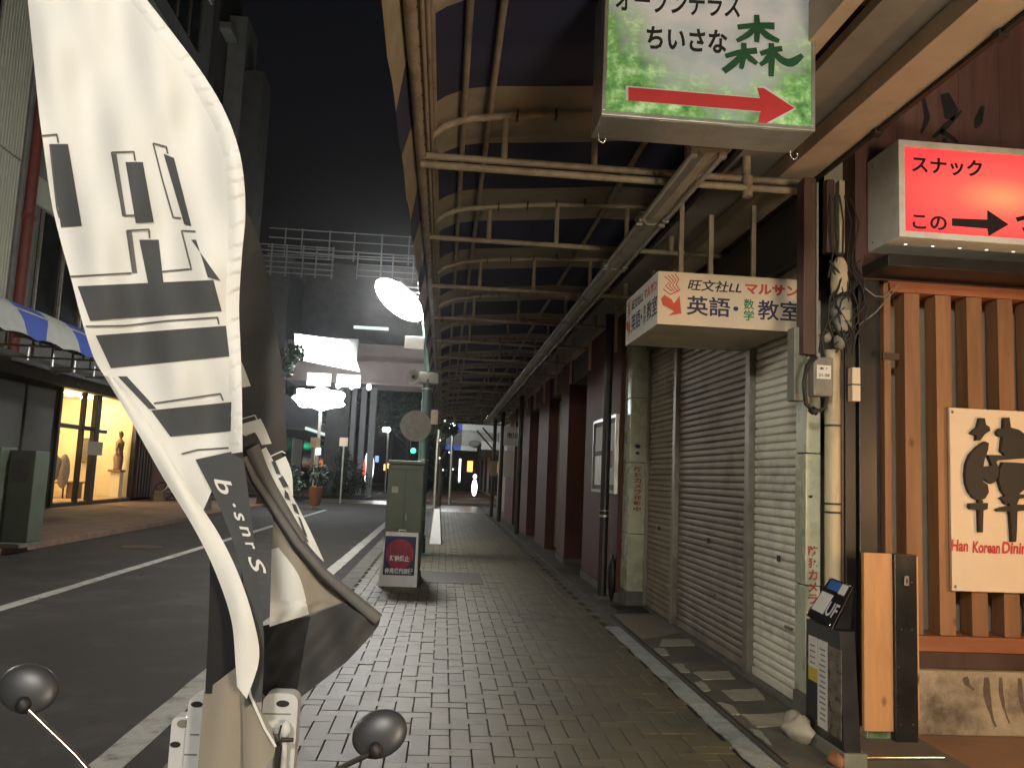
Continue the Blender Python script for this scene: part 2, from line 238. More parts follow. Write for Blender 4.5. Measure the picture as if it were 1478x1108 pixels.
# ------------------------------------------------------------------ mesh helpers
BASE = {}
def tag(o, label=None, cat=None, group=None, kind=None):
    if label: o['label'] = label
    if cat: o['category'] = cat
    if group: o['group'] = group
    if kind: o['kind'] = kind
    return o
def empty(name, loc, label, cat, group=None):
    o = bpy.data.objects.new(name, None); o.empty_display_size = 0.1; COL.objects.link(o); o.location = loc
    BASE[o.name] = Vector(loc); return tag(o, label, cat, group)
def V(p): return Vector(p)
class MB:
    def __init__(s): s.v = []; s.f = []; s.m = []; s.sm = []
    def add(s, vs, fs, mi=0, smooth=False):
        k = len(s.v); s.v += [V(p) for p in vs]; s.f += [[i+k for i in f] for f in fs]; s.m += [mi]*len(fs); s.sm += [smooth]*len(fs); return s
    def box(s, x0, x1, y0, y1, z0, z1, mi=0, bev=0.0):
        if x0 > x1: x0, x1 = x1, x0
        if y0 > y1: y0, y1 = y1, y0
        if z0 > z1: z0, z1 = z1, z0
        if bev > 0:
            bm = bmesh.new(); bmesh.ops.create_cube(bm, size=1)
            for q in bm.verts: q.co = Vector((x0+(q.co.x+.5)*(x1-x0), y0+(q.co.y+.5)*(y1-y0), z0+(q.co.z+.5)*(z1-z0)))
            bmesh.ops.bevel(bm, geom=bm.edges[:], offset=bev, segments=2, affect='EDGES', profile=0.6)
            bm.verts.index_update(); s.add([q.co.copy() for q in bm.verts], [[q.index for q in f.verts] for f in bm.faces], mi); bm.free(); return s
        return s.add([(x0,y0,z0),(x1,y0,z0),(x1,y1,z0),(x0,y1,z0),(x0,y0,z1),(x1,y0,z1),(x1,y1,z1),(x0,y1,z1)],
                     [(0,3,2,1),(4,5,6,7),(0,1,5,4),(1,2,6,5),(2,3,7,6),(3,0,4,7)], mi)
    def hexa(s, b4, t4, mi=0):       # two four-cornered rings joined
        return s.add(list(b4)+list(t4), [(3,2,1,0),(4,5,6,7),(0,1,5,4),(1,2,6,5),(2,3,7,6),(3,0,4,7)], mi)
    def tube(s, pts, r, seg=8, mi=0, caps=True, smooth=True):
        pts = [V(p) for p in pts]; n = len(pts); rs = r if isinstance(r, (list, tuple)) else [r]*n
        rings = []; up = None
        for i, p in enumerate(pts):
            t = (pts[min(i+1, n-1)]-pts[max(i-1, 0)]).normalized()
            if up is None or abs(up.dot(t)) > 0.98: up = Vector((0,0,1)) if abs(t.z) < 0.9 else Vector((0,1,0))
            a = t.cross(up).normalized(); b = a.cross(t).normalized(); up = b
            rings.append([p + (a*math.cos(2*math.pi*k/seg) + b*math.sin(2*math.pi*k/seg))*rs[i] for k in range(seg)])
        vs = [q for R in rings for q in R]; fs = []
        for i in range(n-1):
            for k in range(seg): fs.append((i*seg+k, i*seg+(k+1)%seg, (i+1)*seg+(k+1)%seg, (i+1)*seg+k))
        s.add(vs, fs, mi, smooth)
        if caps:
            s.add(rings[0], [list(range(seg))], mi); s.add(rings[-1], [list(range(seg))[::-1]], mi)
        return s
    def ell(s, c, rx, ry, rz, seg=16, rg=10, mi=0, fn=None):
        vs = []; fs = []; c = V(c)
        for j in range(rg+1):
            th = math.pi*j/rg
            for k in range(seg):
                ph = 2*math.pi*k/seg; d = Vector((math.sin(th)*math.cos(ph), math.sin(th)*math.sin(ph), math.cos(th)))
                q = fn(d) if fn else 1.0
                vs.append(c + Vector((d.x*rx, d.y*ry, d.z*rz))*q)
        for j in range(rg):
            for k in range(seg): fs.append((j*seg+k, (j+1)*seg+k, (j+1)*seg+(k+1)%seg, j*seg+(k+1)%seg))
        return s.add(vs, fs, mi, True)
    def prism(s, poly, ext, mi=0):   # planar polygon of 3D points pushed along ext
        n = len(poly); P = [V(p) for p in poly]; Q = [p+V(ext) for p in P]
        return s.add(P+Q, [list(range(n))[::-1], list(range(n, 2*n))]+[(i, (i+1)%n, n+(i+1)%n, n+i) for i in range(n)], mi)
    def grid(s, rows, mi=0, smooth=True, thick=None):
        n = len(rows); m = len(rows[0]); vs = [p for r in rows for p in r]
        fs = [(i*m+k, i*m+k+1, (i+1)*m+k+1, (i+1)*m+k) for i in range(n-1) for k in range(m-1)]
        s.add(vs, fs, mi, smooth)
        if thick:
            t = V(thick); k = len(vs); vs2 = [V(p)+t for p in vs]; s.add(vs2, [f[::-1] for f in fs], mi, smooth)
            bd = [i for i in range(m)] + [i*m+m-1 for i in range(1, n)] + [(n-1)*m+k2 for k2 in range(m-2, -1, -1)] + [i*m for i in range(n-2, 0, -1)]
            vv = [vs[i] for i in bd]; s.prism_side(vv, t, mi)
        return s
    def prism_side(s, loop, t, mi):
        n = len(loop); s.add([V(p) for p in loop]+[V(p)+t for p in loop], [(i, (i+1)%n, n+(i+1)%n, n+i) for i in range(n)], mi)
    def build(s, name, mats, parent=None, **kw):
        base = Vector((0,0,0))
        if parent is not None: base = BASE.get(parent.name, Vector((0,0,0)))
        me = bpy.data.meshes.new(name); me.from_pydata([tuple(p-base) for p in s.v], [], s.f)
        if isinstance(mats, str): mats = [mats]
        for q in mats: me.materials.append(M(q))
        me.polygons.foreach_set('material_index', s.m); me.polygons.foreach_set('use_smooth', s.sm); me.validate(); me.update()
        o = bpy.data.objects.new(name, me); COL.objects.link(o)
        if parent is not None: o.parent = parent; BASE[o.name] = base
        tag(o, kw.get('label'), kw.get('cat'), kw.get('group'), kw.get('kind'))
        return o
def part(name, m, parent, *boxes, bev=0.0, **kw):
    b = MB()
    for q in boxes: b.box(*q, bev=bev)
    return b.build(name, m, parent, **kw)
def copy_tree(o, parent=None):
    c = o.copy(); COL.objects.link(c); c.parent = parent
    if o.name in BASE: BASE[c.name] = BASE[o.name]
    for ch in list(o.children): copy_tree(ch, c)
    return c
# ------------------------------------------------------------------ lettering
def glyphs(txt, bold=0.0, shear=0.0):
    cu = bpy.data.curves.new('lettering', 'FONT'); cu.body = txt; cu.size = 1; cu.offset = bold; cu.shear = shear; cu.resolution_u = 3
    ob = bpy.data.objects.new('lettering', cu); COL.objects.link(ob)
    dg = bpy.context.evaluated_depsgraph_get(); dg.update()
    me = bpy.data.meshes.new_from_object(ob.evaluated_get(dg)); vs = [v.co.copy() for v in me.vertices]; fs = [list(p.vertices) for p in me.polygons]
    bpy.data.objects.remove(ob); bpy.data.curves.remove(cu); bpy.data.meshes.remove(me)
    if not vs: return [(0,0),(1,0),(1,1)], [[0,1,2]]
    x0 = min(v.x for v in vs); x1 = max(v.x for v in vs); y0 = min(v.y for v in vs); y1 = max(v.y for v in vs)
    return [((v.x-x0)/max(1e-6,x1-x0), (v.y-y0)/max(1e-6,y1-y0)) for v in vs], fs
def text(name, txt, org, ux, uy, m, parent, bold=0.0, shear=0.0, keep=None):
    """org = lower-left corner, ux / uy = full-width and full-height vectors."""
    vs, fs = glyphs(txt, bold, shear); org, ux, uy = V(org), V(ux), V(uy)
    if keep: sel = [f for f in fs if all(keep(*vs[i]) for i in f)]; fs = sel
    b = MB(); b.add([org+ux*a+uy*c for a, c in vs], fs)
    return b.build(name, m, parent)
def vtext(name, txt, org, ux, uy, m, parent, bold=0.0):   # characters one under another, org = top-left
    b = MB(); n = len(txt); org, ux, uy = V(org), V(ux), V(uy)
    for i, ch in enumerate(txt):
        vs, fs = glyphs(ch, bold); o = org - uy*((i+0.92)/n)
        b.add([o+ux*a+uy*(c*0.84/n) for a, c in vs], fs)
    return b.build(name, m, parent)
def stroke(b, pts, ws, org, ux, uy, out, mi=0, th=0.002):   # brush stroke in a plane: pts in 0..1, half-widths ws
    P = [V(org)+V(ux)*x+V(uy)*y for x, y in pts]; n = len(P); L = []; Rr = []
    out = V(out)
    for i in range(n):
        t = (P[min(i+1,n-1)]-P[max(i-1,0)]).normalized(); a = t.cross(out).normalized(); wd = ws[i] if isinstance(ws,(list,tuple)) else ws
        L.append(P[i]+a*wd); Rr.append(P[i]-a*wd)
    b.grid([[l, r] for l, r in zip(L, Rr)], mi, False)
    return b
emitter('lamp_globe', (1.0,0.97,0.90), 240); emitter('added_lamp_near', (1.0,0.94,0.83), 205); emitter('lamp_globe_far', (0.93,0.98,1.0), 42); emitter('lamp_mid', (0.95,0.97,0.95), 170); emitter('assumed_lantern_warm', (1.0,0.56,0.24), 78)
emitter('added_vending_face', (1.0,0.86,0.64), 52); emitter('shop_lamp', (1.0,0.78,0.42), 190)
# ================================================================== SETTING
def sheet(name, x0, x1, y0, y1, z, m, th=0.0, **kw):
    b = MB(); b.box(x0, x1, y0, y1, z-max(th, 0.02), z); return b.build(name, m, None, kind='structure', **kw)
sheet('ground', -400, 400, -60, 600, -0.30, 'asphalt', 0.1)
road = sheet('road', -6.35, -1.05, -12, 200, -0.10, 'asphalt', 0.15)
sheet('cross_street', -60, -6.35, 36.5, 43, -0.10, 'asphalt', 0.15); sheet('cross_street', -1.05, 60, 36.5, 43, -0.10, 'asphalt', 0.15)
def paint(name, x0, x1, y0, y1, label):
    n = max(2, int((y1-y0)/0.35)); L = []; 
    for i in range(n+1):
        y = y0+(y1-y0)*i/n; L.append([(x0+rnd.uniform(-.007,.007), y, -0.096), (x1+rnd.uniform(-.007,.007), y, -0.096)])
    b = MB(); b.grid(L, smooth=False); return b.build(name, 'road_paint', road, label=label)
paint('edge_line', -1.60, -1.43, -2, 36, 'solid white line along the near kerb')
paint('centre_line', -4.16, -4.02, -2, 30, 'thin white centre line')
for k in range(3): paint('lane_dash', -4.15, -4.03, 44+k*9, 48+k*9, None)
b = MB(); b.box(-6.1, -1.25, 37.0, 41.5, -0.099, -0.094); b.build('pale_paved_band', 'wet_slab', road)
b = MB()
for k in range(24):
    a = 2*math.pi*k/24; b.add([(-5.0,14.6,-0.096),(-5.0+.33*math.cos(a),14.6+.33*math.sin(a),-0.094),(-5.0+.33*math.cos(a+.262),14.6+.33*math.sin(a+.262),-0.094)], [(0,1,2)])
b.build('manhole_cover', 'iron', road)
# near sidewalk: bed + herringbone bricks
walk = sheet('sidewalk', -1.0, 1.62, -12, 36.4, -0.012, 'joint_sand', 0.2)
W = 0.1035; GAP = 0.0036
def brick_mesh(lx, ly):
    x, y, t, c = lx/2-GAP, ly/2-0.0007, 0.012, 0.0016
    vs = [(-x,-y,-t),(x,-y,-t),(x,y,-t),(-x,y,-t),(-x,-y,-c),(x,-y,-c),(x,y,-c),(-x,y,-c),(-x+c,-y+c,0),(x-c,-y+c,0),(x-c,y-c,0),(-x+c,y-c,0)]
    fs = [(0,1,5,4),(1,2,6,5),(2,3,7,6),(3,0,4,7),(4,5,9,8),(5,6,10,9),(6,7,11,10),(7,4,8,11),(8,9,10,11)]
    return vs, fs
BRH, BRV = brick_mesh(2*W, W), brick_mesh(W, 2*W)
def bm_mesh(d):
    me = bpy.data.meshes.new('brick'); me.from_pydata(d[0], [], d[1]); me.materials.append(M('paving')); return me
MEH, MEV = bm_mesh(BRH), bm_mesh(BRV)
bricks = []
nx0, nx1 = int(-0.98/W), int(1.60/W)
for j in range(int(2.6/W), int(30/W)):
    for i in range(nx0-2, nx1+1):
        k = (i-j) % 4
        if k == 0: cx, cy, hz = (i+1)*W, (j+0.5)*W, True
        elif k == 3: cx, cy, hz = (i+0.5)*W, (j+1)*W, False
        else: continue
        if -0.95 < cx < 1.60: bricks.append((cx, cy, hz))
def seen(q):
    c = R_.transposed() @ Vector((q[0], q[1], -EYE)); return c.z > 0.3 and -20 < IW/2+F_PX*c.x/c.z < 1500 and IH/2+F_PX*c.y/c.z < 1112
vis = sorted([q for q in bricks if seen(q) and not (q[0] < -0.22 and q[1] < 4.9)], key=lambda q: q[1]); first = set(id(q) for q in vis[:300])
rest = MB()
for q in bricks:
    dz = rnd.gauss(0, 0.0011); tx, ty = rnd.gauss(0, .006), rnd.gauss(0, .006)
    if rnd.random() < 0.02: dz -= 0.004
    if id(q) in first:
        o = bpy.data.objects.new('brick', MEH if q[2] else MEV); COL.objects.link(o); o.location = (q[0], q[1], dz); o.rotation_euler = (tx, ty, rnd.gauss(0,.004)); o.parent = walk
    else:
        d = BRH if q[2] else BRV; rest.add([(a+q[0], c+q[1], e+dz+a*ty+c*tx) for a, c, e in d[0]], d[1])
rest.build('paving_bricks', 'paving', walk, kind='stuff')
part('far_slabs', 'wet_slab', walk, (-0.98, 1.6, 30.05, 36.3, -0.015, 0.0))
# flat iron cover with its frame
part('iron_cover', 'iron', walk, (-0.22, 0.57, 10.45, 11.6, -0.01, 0.006), bev=0.002)
b = MB()
for k in range(28):
    a0_, a1_ = 2*math.pi*k/28, 2*math.pi*(k+1)/28
    b.add([(0.98+.19*math.cos(a0_),8.2+.19*math.sin(a0_),.004),(0.98+.19*math.cos(a1_),8.2+.19*math.sin(a1_),.004),(0.98+.165*math.cos(a1_),8.2+.165*math.sin(a1_),.004),(0.98+.165*math.cos(a0_),8.2+.165*math.sin(a0_),.004)], [(0,1,2,3)])
b.build('round_cover_rim', 'iron', walk)
# kerb: single stones
kerb = sheet('kerb', -1.18, -1.0, -12, 36.4, -0.03, 'joint_sand', 0.2)
for k in range(64):
    y = -2+k*0.6
    part('kerb_stone', 'kerb_stone', kerb, (-1.17, -0.965, y+.004, y+.596, -0.12, 0.004+rnd.gauss(0,.001)), bev=0.012)
# drain grate beside the kerb
gr = part('drain_grate', 'iron', road, (-1.42, -1.19, 10.1, 10.9, -0.105, -0.097))
for k in range(14): part('grate_bar', 'iron', gr, (-1.40, -1.21, 10.14+k*.055, 10.165+k*.055, -0.0985, -0.088))
# far kerb and far sidewalk
kerb2 = sheet('kerb', -6.50, -6.35, -12, 36.4, -0.03, 'joint_sand', 0.2)
for k in range(50):
    y = 6+k*0.6; part('kerb_stone', 'far_paving', kerb2, (-6.49, -6.32, y+.004, y+.596, -0.12, 0.0+rnd.gauss(0,.001)), bev=0.012)
fw = sheet('sidewalk', -10.6, -6.5, -12, 36.4, -0.008, 'far_paving', 0.2)
b = MB()
for j in range(60):
    for i in range(10): b.box(-10.55+i*.405, -10.155+i*.405, 9+j*.405, 9.395+j*.405, -0.008, 0.0+rnd.gauss(0,.0008))
b.build('paving_slabs', 'far_paving', fw, kind='stuff')
sheet('sidewalk', -10.6, -6.35, 43, 160, 0.0, 'far_paving', 0.2); sheet('sidewalk', -1.05, 4, 43, 160, 0.0, 'far_paving', 0.2)
# apron in front of the shutters, painted strip, worn tiles, alley floor
apron = sheet('shop_apron', 1.74, 2.7, 4.0, 36, 0.002, 'apron', 0.2)
sheet('gutter_strip', 1.62, 1.735, -12, 36, -0.012, 'kerb_stone', 0.2)
L = []
for k in range(160):
    y = 2.6+5.15*k/159; L.append([(1.572+.006*math.sin(k*.35)+rnd.uniform(-.004,.004), y, 0.006), (1.70+rnd.uniform(-.003,.003), y, 0.006)])
b = MB(); b.grid(L, smooth=False, thick=(0,0,-0.008)); b.build('painted_strip', 'painted_strip', apron)
part('joint', 'joint_sand', apron, (1.745, 1.762, 4.1, 8.4, -0.01, 0.0045))
def patch(pts, z, m, name, par):
    P = []
    n = len(pts)
    for i in range(n):
        a, c = Vector(pts[i]), Vector(pts[(i+1)%n])
        for k in range(5): q = a.lerp(c, k/5); P.append((q.x+rnd.uniform(-.008,.008), q.y+rnd.uniform(-.012,.012), z))
    b = MB(); b.prism(P, (0,0,-0.006)); return b.build(name, m, par)
patch([(1.80,8.45),(2.22,8.5),(2.22,7.55),(1.78,7.2)], 0.006, 'apron_smooth', 'smooth_slab', apron)
for T in [[(1.95,7.18),(2.2,7.24),(2.18,6.97),(1.86,6.88)],[(1.79,6.82),(1.88,6.8),(1.84,6.54),(1.775,6.53)],[(1.775,6.24),(1.86,6.25),(1.84,5.99),(1.77,5.98)],
          [(1.86,5.99),(2.14,6.05),(2.11,5.82),(1.87,5.77)],[(1.775,5.69),(1.84,5.72),(1.83,5.48),(1.77,5.45)],[(1.89,5.49),(2.16,5.55),(2.12,5.28),(1.9,5.24)],
          [(1.775,5.19),(1.84,5.14),(1.82,4.94),(1.77,4.92)],[(1.83,4.93),(2.13,4.99),(2.08,4.76),(1.83,4.69)],[(1.77,4.65),(1.82,4.62),(1.79,4.36),(1.775,4.42)]]:
    patch(T, 0.009, 'old_tile', 'worn_tile', apron)
sheet('alley', 1.74, 9, -12, 3.995, 0.0, 'alley_tile', 0.2); sheet('alley', 2.705, 9, 3.996, 4.75, 0.0, 'alley_tile', 0.2)

# ================================================================== SHUTTERED SHOP (right)
shop = empty('shuttered_shop', (2.24, 7, 0), 'corner shop with three closed roller shutters between pale stone pillars', 'shop')
part('wall', 'plaster', shop, (2.30, 6.0, 4.86, 9.38, 2.86, 7.5), (2.6, 6.0, 5.0, 9.38, 0, 2.86))
part('header', 'facade_dark', shop, (2.20, 2.30, 4.95, 9.0, 2.82, 3.1), (2.27, 2.30, 4.95, 9.0, 3.1, 3.75))
part('sill', 'kerb_stone', shop, (2.20, 2.42, 4.95, 9.0, 0.0, 0.028), bev=0.006)
def shutter(y0, y1, m, label, pitch=0.056):
    X = 2.27
    sh = part('shutter', m, shop, (X+.012, X+.03, y0, y1, 0.03, 2.83), label=label)
    part('bottom_bar', m, sh, (X-.016, X+.011, y0, y1, 0.03, 0.085), bev=0.004)
    base = BASE[sh.name]; prof = [(0.006,0),(-.0045,.004),(-.0085,.013),(-.0105,.032),(-.0095,.052),(-.005,.064),(0.008,.0665)]
    me = bpy.data.meshes.new('slat'); vs = []; n = 7
    for px, pz in prof:
        for k in range(n): vs.append((X+px-base.x, y0+(y1-y0)*k/(n-1)-base.y, pz*pitch/0.070))
    me.from_pydata(vs, [], [(i*n+k, i*n+k+1, (i+1)*n+k+1, (i+1)*n+k) for i in range(len(prof)-1) for k in range(n-1)]); me.materials.append(M(m))
    for p in me.polygons: p.use_smooth = True
    for k in range(int((2.82-0.09)/pitch)):
        o = bpy.data.objects.new('slat', me); COL.objects.link(o); o.parent = sh; BASE[o.name] = base
        o.location = (rnd.gauss(0,.0012), 0, 0.088+k*pitch); o.rotation_euler = (rnd.gauss(0,.0006), 0, rnd.gauss(0,.0008))
    return sh
s1 = shutter(7.93, 8.98, 'shutter_old', 'far shutter, brownish grey and dusty')
s2 = shutter(5.98, 7.83, 'shutter_old', 'wide middle shutter, brownish grey')
s3 = shutter(4.97, 5.88, 'shutter_pale', 'near shutter, pale and clean')
for s_, yc in ((s1, 8.5), (s2, 6.9), (s3, 5.42)): part('lock', 'iron', s_, (2.247, 2.256, yc-.02, yc+.02, 0.86, 0.90))
part('handle', 'rail_metal', s3, (2.243, 2.256, 5.2, 5.3, 0.45, 0.47)); part('handle', 'rail_metal', s2, (2.243, 2.256, 6.7, 6.85, 0.45, 0.47))
for yy in (7.88, 5.93): part('shutter_rail', 'rail_metal', shop, (2.215, 2.30, yy-.045, yy+.045, 0.0, 2.83), bev=0.006)
part('shutter_rail', 'rail_metal', shop, (2.225, 2.30, 8.985, 9.02, 0.0, 2.83), bev=0.004)
def pillar(x0, x1, y0, y1, ztop, label):
    p = empty('stone_pillar', (x0, y0, 0), label, 'pillar')
    z = 0.16
    for h_ in (0.62, 0.78, 0.72, 0.85, 0.6):
        z1 = min(z+h_, ztop)
        if z1-z > .05: part('stone_panel', 'marble', p, (x0+rnd.uniform(-.002,.002), x1, y0+rnd.uniform(-.002,.002), y1, z+.003, z1-.003), bev=0.006)
        z = z1
    part('core', 'joint_sand', p, (x0+.01, x1-.01, y0+.01, y1-.01, 0, ztop-.01)); part('plinth', 'kerb_stone', p, (x0-.012, x1, y0-.012, y1, 0, 0.16), bev=0.008)
    return p
pf = pillar(2.05, 2.235, 9.03, 9.36, 3.1, 'pale green stone pillar between the far shutter and the red wall')
vtext('warning_lettering', '防犯カメラ作動中', (2.10, 9.024, 1.52), (0.085,0,0), (0,0,0.50), 'faded_red_ink', pf, 0.03)
for z_, r in ((1.74, .026), (1.665, .019)):
    b = MB(); b.prism([(2.13+r*1.3*math.cos(a), 9.022, z_+r*math.sin(a)) for a in [k*math.pi/4 for k in range(8)]], (0,0.003,0)); b.build('emblem', 'navy_ink', pf)
pn = pillar(2.16, 2.25, 4.80, 4.95, 2.5, 'narrow pale green pillar at the near end of the shutters beside the cream pipe')
vtext('warning_lettering', '防犯カメラ作動中', (2.172, 4.794, 1.02), (0.058,0,0), (0,0,0.56), 'faded_red_ink', pn, 0.03)
part('sticker', 'black_ink', pn, (2.175, 2.198, 4.794, 4.797, 1.295, 1.31))
mt = MB(); mt.box(1.86, 2.33, 8.62, 8.98, 0.004, 0.022, bev=0.004); tag(mt.build('door_mat', 'rubber'), 'thin dark mat lying at the foot of the far stone pillar', 'mat')

# ================================================================== CORNER: pipes, meter, cables
pw = empty('pub_building', (3.0, 4.75, 0), 'Korean pub on the alley corner with wooden slats over a rough concrete plinth', 'pub')
part('wall', 'plaster', pw, (2.62, 5.6, 4.86, 5.2, 0.0, 2.56))
part('plinth', 'concrete', pw, (2.60, 5.6, 4.62, 4.86, 0.0, 0.355), bev=0.012)
part('kick_board', 'brown_paint', pw, (2.60, 5.6, 4.66, 4.86, 0.358, 0.452), bev=0.004)
part('bottom_rail', 'pine_dark', pw, (2.60, 5.6, 4.645, 4.86, 0.454, 0.54), bev=0.004)
part('top_rail', 'pine_dark', pw, (2.60, 5.6, 4.66, 4.86, 2.545, 2.61), bev=0.004)
for k in range(13):
    x = 2.705+k*0.196; part('slat', 'pine', pw, (x, x+0.098, 4.665+rnd.uniform(-.003,.003), 4.775, 0.542, 2.543), bev=0.004)
part('slat', 'pine', pw, (2.575, 2.618, 4.66, 4.80, 0.3, 2.60), bev=0.004)
part('corner_post', 'dark_paint', pw, (2.44, 2.572, 4.70, 4.90, 0.0, 2.62), bev=0.006)
part('hinge', 'brown_paint', pw, (2.56, 2.66, 4.645, 4.66, 2.13, 2.17))
for k in range(24):
    x = 2.42+k*0.135; part('board', 'pub_boards', pw, (x, x+0.1335, 4.70+rnd.uniform(-.0015,.0015), 4.86, 2.62, 4.4))
part('eave', 'dark_paint', pw, (2.46, 5.6, 4.40, 4.70, 2.63, 2.70), bev=0.004)
part('upper_wall', 'facade_dark', pw, (2.3, 6, 4.87, 5.2, 2.86, 7.5))
# faded brush writing on the boards
b = MB()
S = [([(0.0,.9),(.05,.6),(-.03,.35)],[.012,.02,.006]),([(.28,1.0),(.36,.75),(.33,.6)],[.03,.05,.03]),([(.5,.75),(.3,.5),(.12,.3)],[.006,.02,.01]),([(.22,.42),(.4,.3),(.5,.1)],[.02,.012,.02]),([(.28,.3),(.22,.0)],[.016,.01]),([(.78,.85),(.72,.62),(.68,.5)],[.014,.028,.01])]
for p, ws in S: stroke(b, p, ws, (2.86,4.694,3.42), (0.5,0,0), (0,0,0.42), (0,-1,0))
b.build('faded_brush_lettering', 'dark_paint', pw)
# concrete stains: dark drips with a shape of their own
b = MB()
for x0, ln, wd in ((3.145,.27,.022),(3.23,.25,.014),(3.345,.27,.016),(3.02,.07,.02)):
    pts = [(x0, 0.325)]; 
    for k in range(8): pts.append((x0+0.004*k*k*.25+rnd.uniform(-.002,.002), 0.325-ln*(k+1)/8))
    stroke(b, pts, [wd*(.35+.65*math.sin(math.pi*min(1,(k_+1)/7))) for k_, _ in enumerate(pts)], (0,4.6185,0), (1,0,0), (0,0,1), (0,-1,0))
b.build('drip_stain', 'stain', pw)
# signboard with brushed character
sb = empty('pub_signboard', (3.2, 4.6, 0.8), 'cream signboard with a black brush-written character and red script, screwed to the wooden slats', 'signboard')
part('board', 'cream_paper', sb, (2.957, 3.70, 4.630, 4.652, 0.80, 1.86), bev=0.003)
ox, oy, oz = 2.957, 4.600, 0.80
def brd(px, py):   # pixel of the close-up crop -> board plane
    q = aty(1350+px/4.617, 580+py/4.617, oy); return q
b = MB()
def blob(pts, th=0.028):
    b.prism([brd(*p) for p in pts], (0, th, 0))
blob([(300,105),(332,108),(338,150),(362,165),(368,190),(330,215),(300,255),(275,258),(278,222),(238,212),(262,185),(285,165)])
blob([(335,262),(358,275),(352,320),(330,380),(322,430),(380,425),(372,400),(352,352),(470,355),(440,330),(448,260),(452,235),(420,225),(412,200),(430,178),(458,172),(462,105),(495,102),(505,170),(560,185),(600,215),(640,300),(640,372),(420,388),(408,400),(425,450),(420,500),(400,530),(375,545),(350,530),(320,505),(322,530),(350,550),(358,600),(335,640),(300,658),(260,640),(228,600),(208,545),(202,480),(210,410),(235,350),(280,300)])
blob([(318,452),(375,458),(372,490),(360,515),(340,505),(322,490)][:0] or [(232,675),(290,672),(290,655),(318,655),(320,675),(352,672),(350,712),(322,722),(320,790),(318,868),(296,868),(292,720),(240,715),(228,700)])
blob([(455,400),(520,402),(640,410),(640,560),(590,585),(560,612),(640,620),(640,632),(560,645),(545,682),(640,685),(640,715),(548,728),(545,850),(540,930),(515,932),(510,850),(500,730),(420,728),(412,716),(450,700),(500,692),(490,672),(470,682),(455,655),(435,640),(470,625),(445,590),(425,520),(430,450)])
b.build('brush_character', 'black_ink', sb)
p0, p1, p2 = brd(85, 1000), brd(640, 1005), brd(85, 930)
text('red_lettering', 'Han', V(p0)+V((0.035,.026,0.005)), (0.105,0,0), (0,0,0.068), 'red_ink', sb, 0.03, 0.15); text('red_lettering', 'Korean', V(p0)+V((0.165,.026,0)), (0.17,0,0), (0,0,0.068), 'red_ink', sb, 0.03, 0.15); text('red_lettering', 'Dining', V(p0)+V((0.345,.026,-.018)), (0.19,0,0), (0,0,0.09), 'red_ink', sb, 0.03, 0.15)
for x_, z_ in ((2.975,1.835),(3.68,1.835),(2.975,.825)):
    b = MB(); b.ell((x_, 4.628, z_), .009, .006, .009, 8, 5); b.build('screw', 'rail_metal', sb)
# wood gate leaf with black steel post and lock
gt = empty('gate_leaf', (2.5, 4.5, 0), 'short pine panel on a black steel post with a lock, before the concrete plinth', 'gate')
gY = 4.5
p_l, p_r, p_t, p_b = aty(1248,1055,gY), aty(1290,1055,gY), aty(1270,798,gY), aty(1270,1055,gY)
part('pine_panel', 'pine_lamplit', gt, (p_l.x, p_r.x, gY, gY+.03, p_b.z, p_t.z), bev=0.003)
q1, q2 = aty(1291,797,gY), aty(1322,797,gY)
part('steel_post', 'black_gloss', gt, (p_r.x+.002, q2.x-.008, gY-.02, gY+.04, 0.0, p_t.z), bev=0.004)
part('pine_edge', 'pine_lamplit', gt, (q2.x-.006, q2.x+.006, gY-.01, gY+.035, 0.12, p_t.z-.01))
lk = aty(1307, 838, gY-.02)
part('lock', 'rail_metal', gt, (lk.x-.014, lk.x+.014, gY-.034, gY-.021, lk.z-.025, lk.z+.028), bev=0.003); part('keyhole', 'black_ink', gt, (lk.x-.003, lk.x+.003, gY-.037, gY-.034, lk.z-.01, lk.z+.014))
b = MB()
for px_, py_ in ((1301,908),(1316,908),(1297,962),(1300,1045),(1318,1045),(1316,840)):
    q = aty(px_, py_, gY-.022); b.ell(q, .004, .003, .004, 6, 4)
b.build('screw', 'rail_metal', gt)
bl = MB(); bl.box(2.395, 2.60, 4.54, 4.62, 0.0, p_b.z-.004, bev=.004); bo = bl.build('block', 'plaster', gt); part('flaking_paint', 'green_flake', gt, (2.40, 2.595, 4.537, 4.5395, 0.0, 0.095))
# cream drain pipe with bands
pi = empty('drain_pipe', (2.30, 4.72, 0), 'vertical cream plastic pipe lit warm, beside the narrow green pillar', 'pipe')
b = MB(); b.tube([(2.295,4.74,0),(2.295,4.74,2.18)], .045, 16); b.build('pipe', 'cream_pipe', pi)
for z_ in (0.75, 1.21, 1.26, 1.72): b = MB(); b.tube([(2.295,4.74,z_),(2.295,4.74,z_+.012)], .0475, 16); b.build('band', 'iron', pi)
b = MB(); b.box(2.365, 2.43, 4.72, 4.84, 0, 2.62, bev=.004); tag(b.build('steel_channel', 'dark_paint'), 'dark steel channel standing between the cream pipe and the pub corner', 'channel')
b = MB(); b.box(2.345, 2.362, 4.73, 4.80, 0, 2.3, bev=.003); tag(b.build('cable_cover', 'brown_paint'), 'narrow brown cable cover right beside the cream pipe', 'cable cover')
# hanging brown duct
du = empty('cable_duct', (2.11, 4.7, 2.1), 'brown square cable duct with a pale edge hanging down from the canopy beam', 'duct')
part('duct', 'brown_paint', du, (2.062, 2.135, 4.62, 4.72, 2.13, 3.2), bev=.004); part('pale_edge', 'grey_pvc', du, (2.137, 2.149, 4.615, 4.70, 2.11, 3.17))
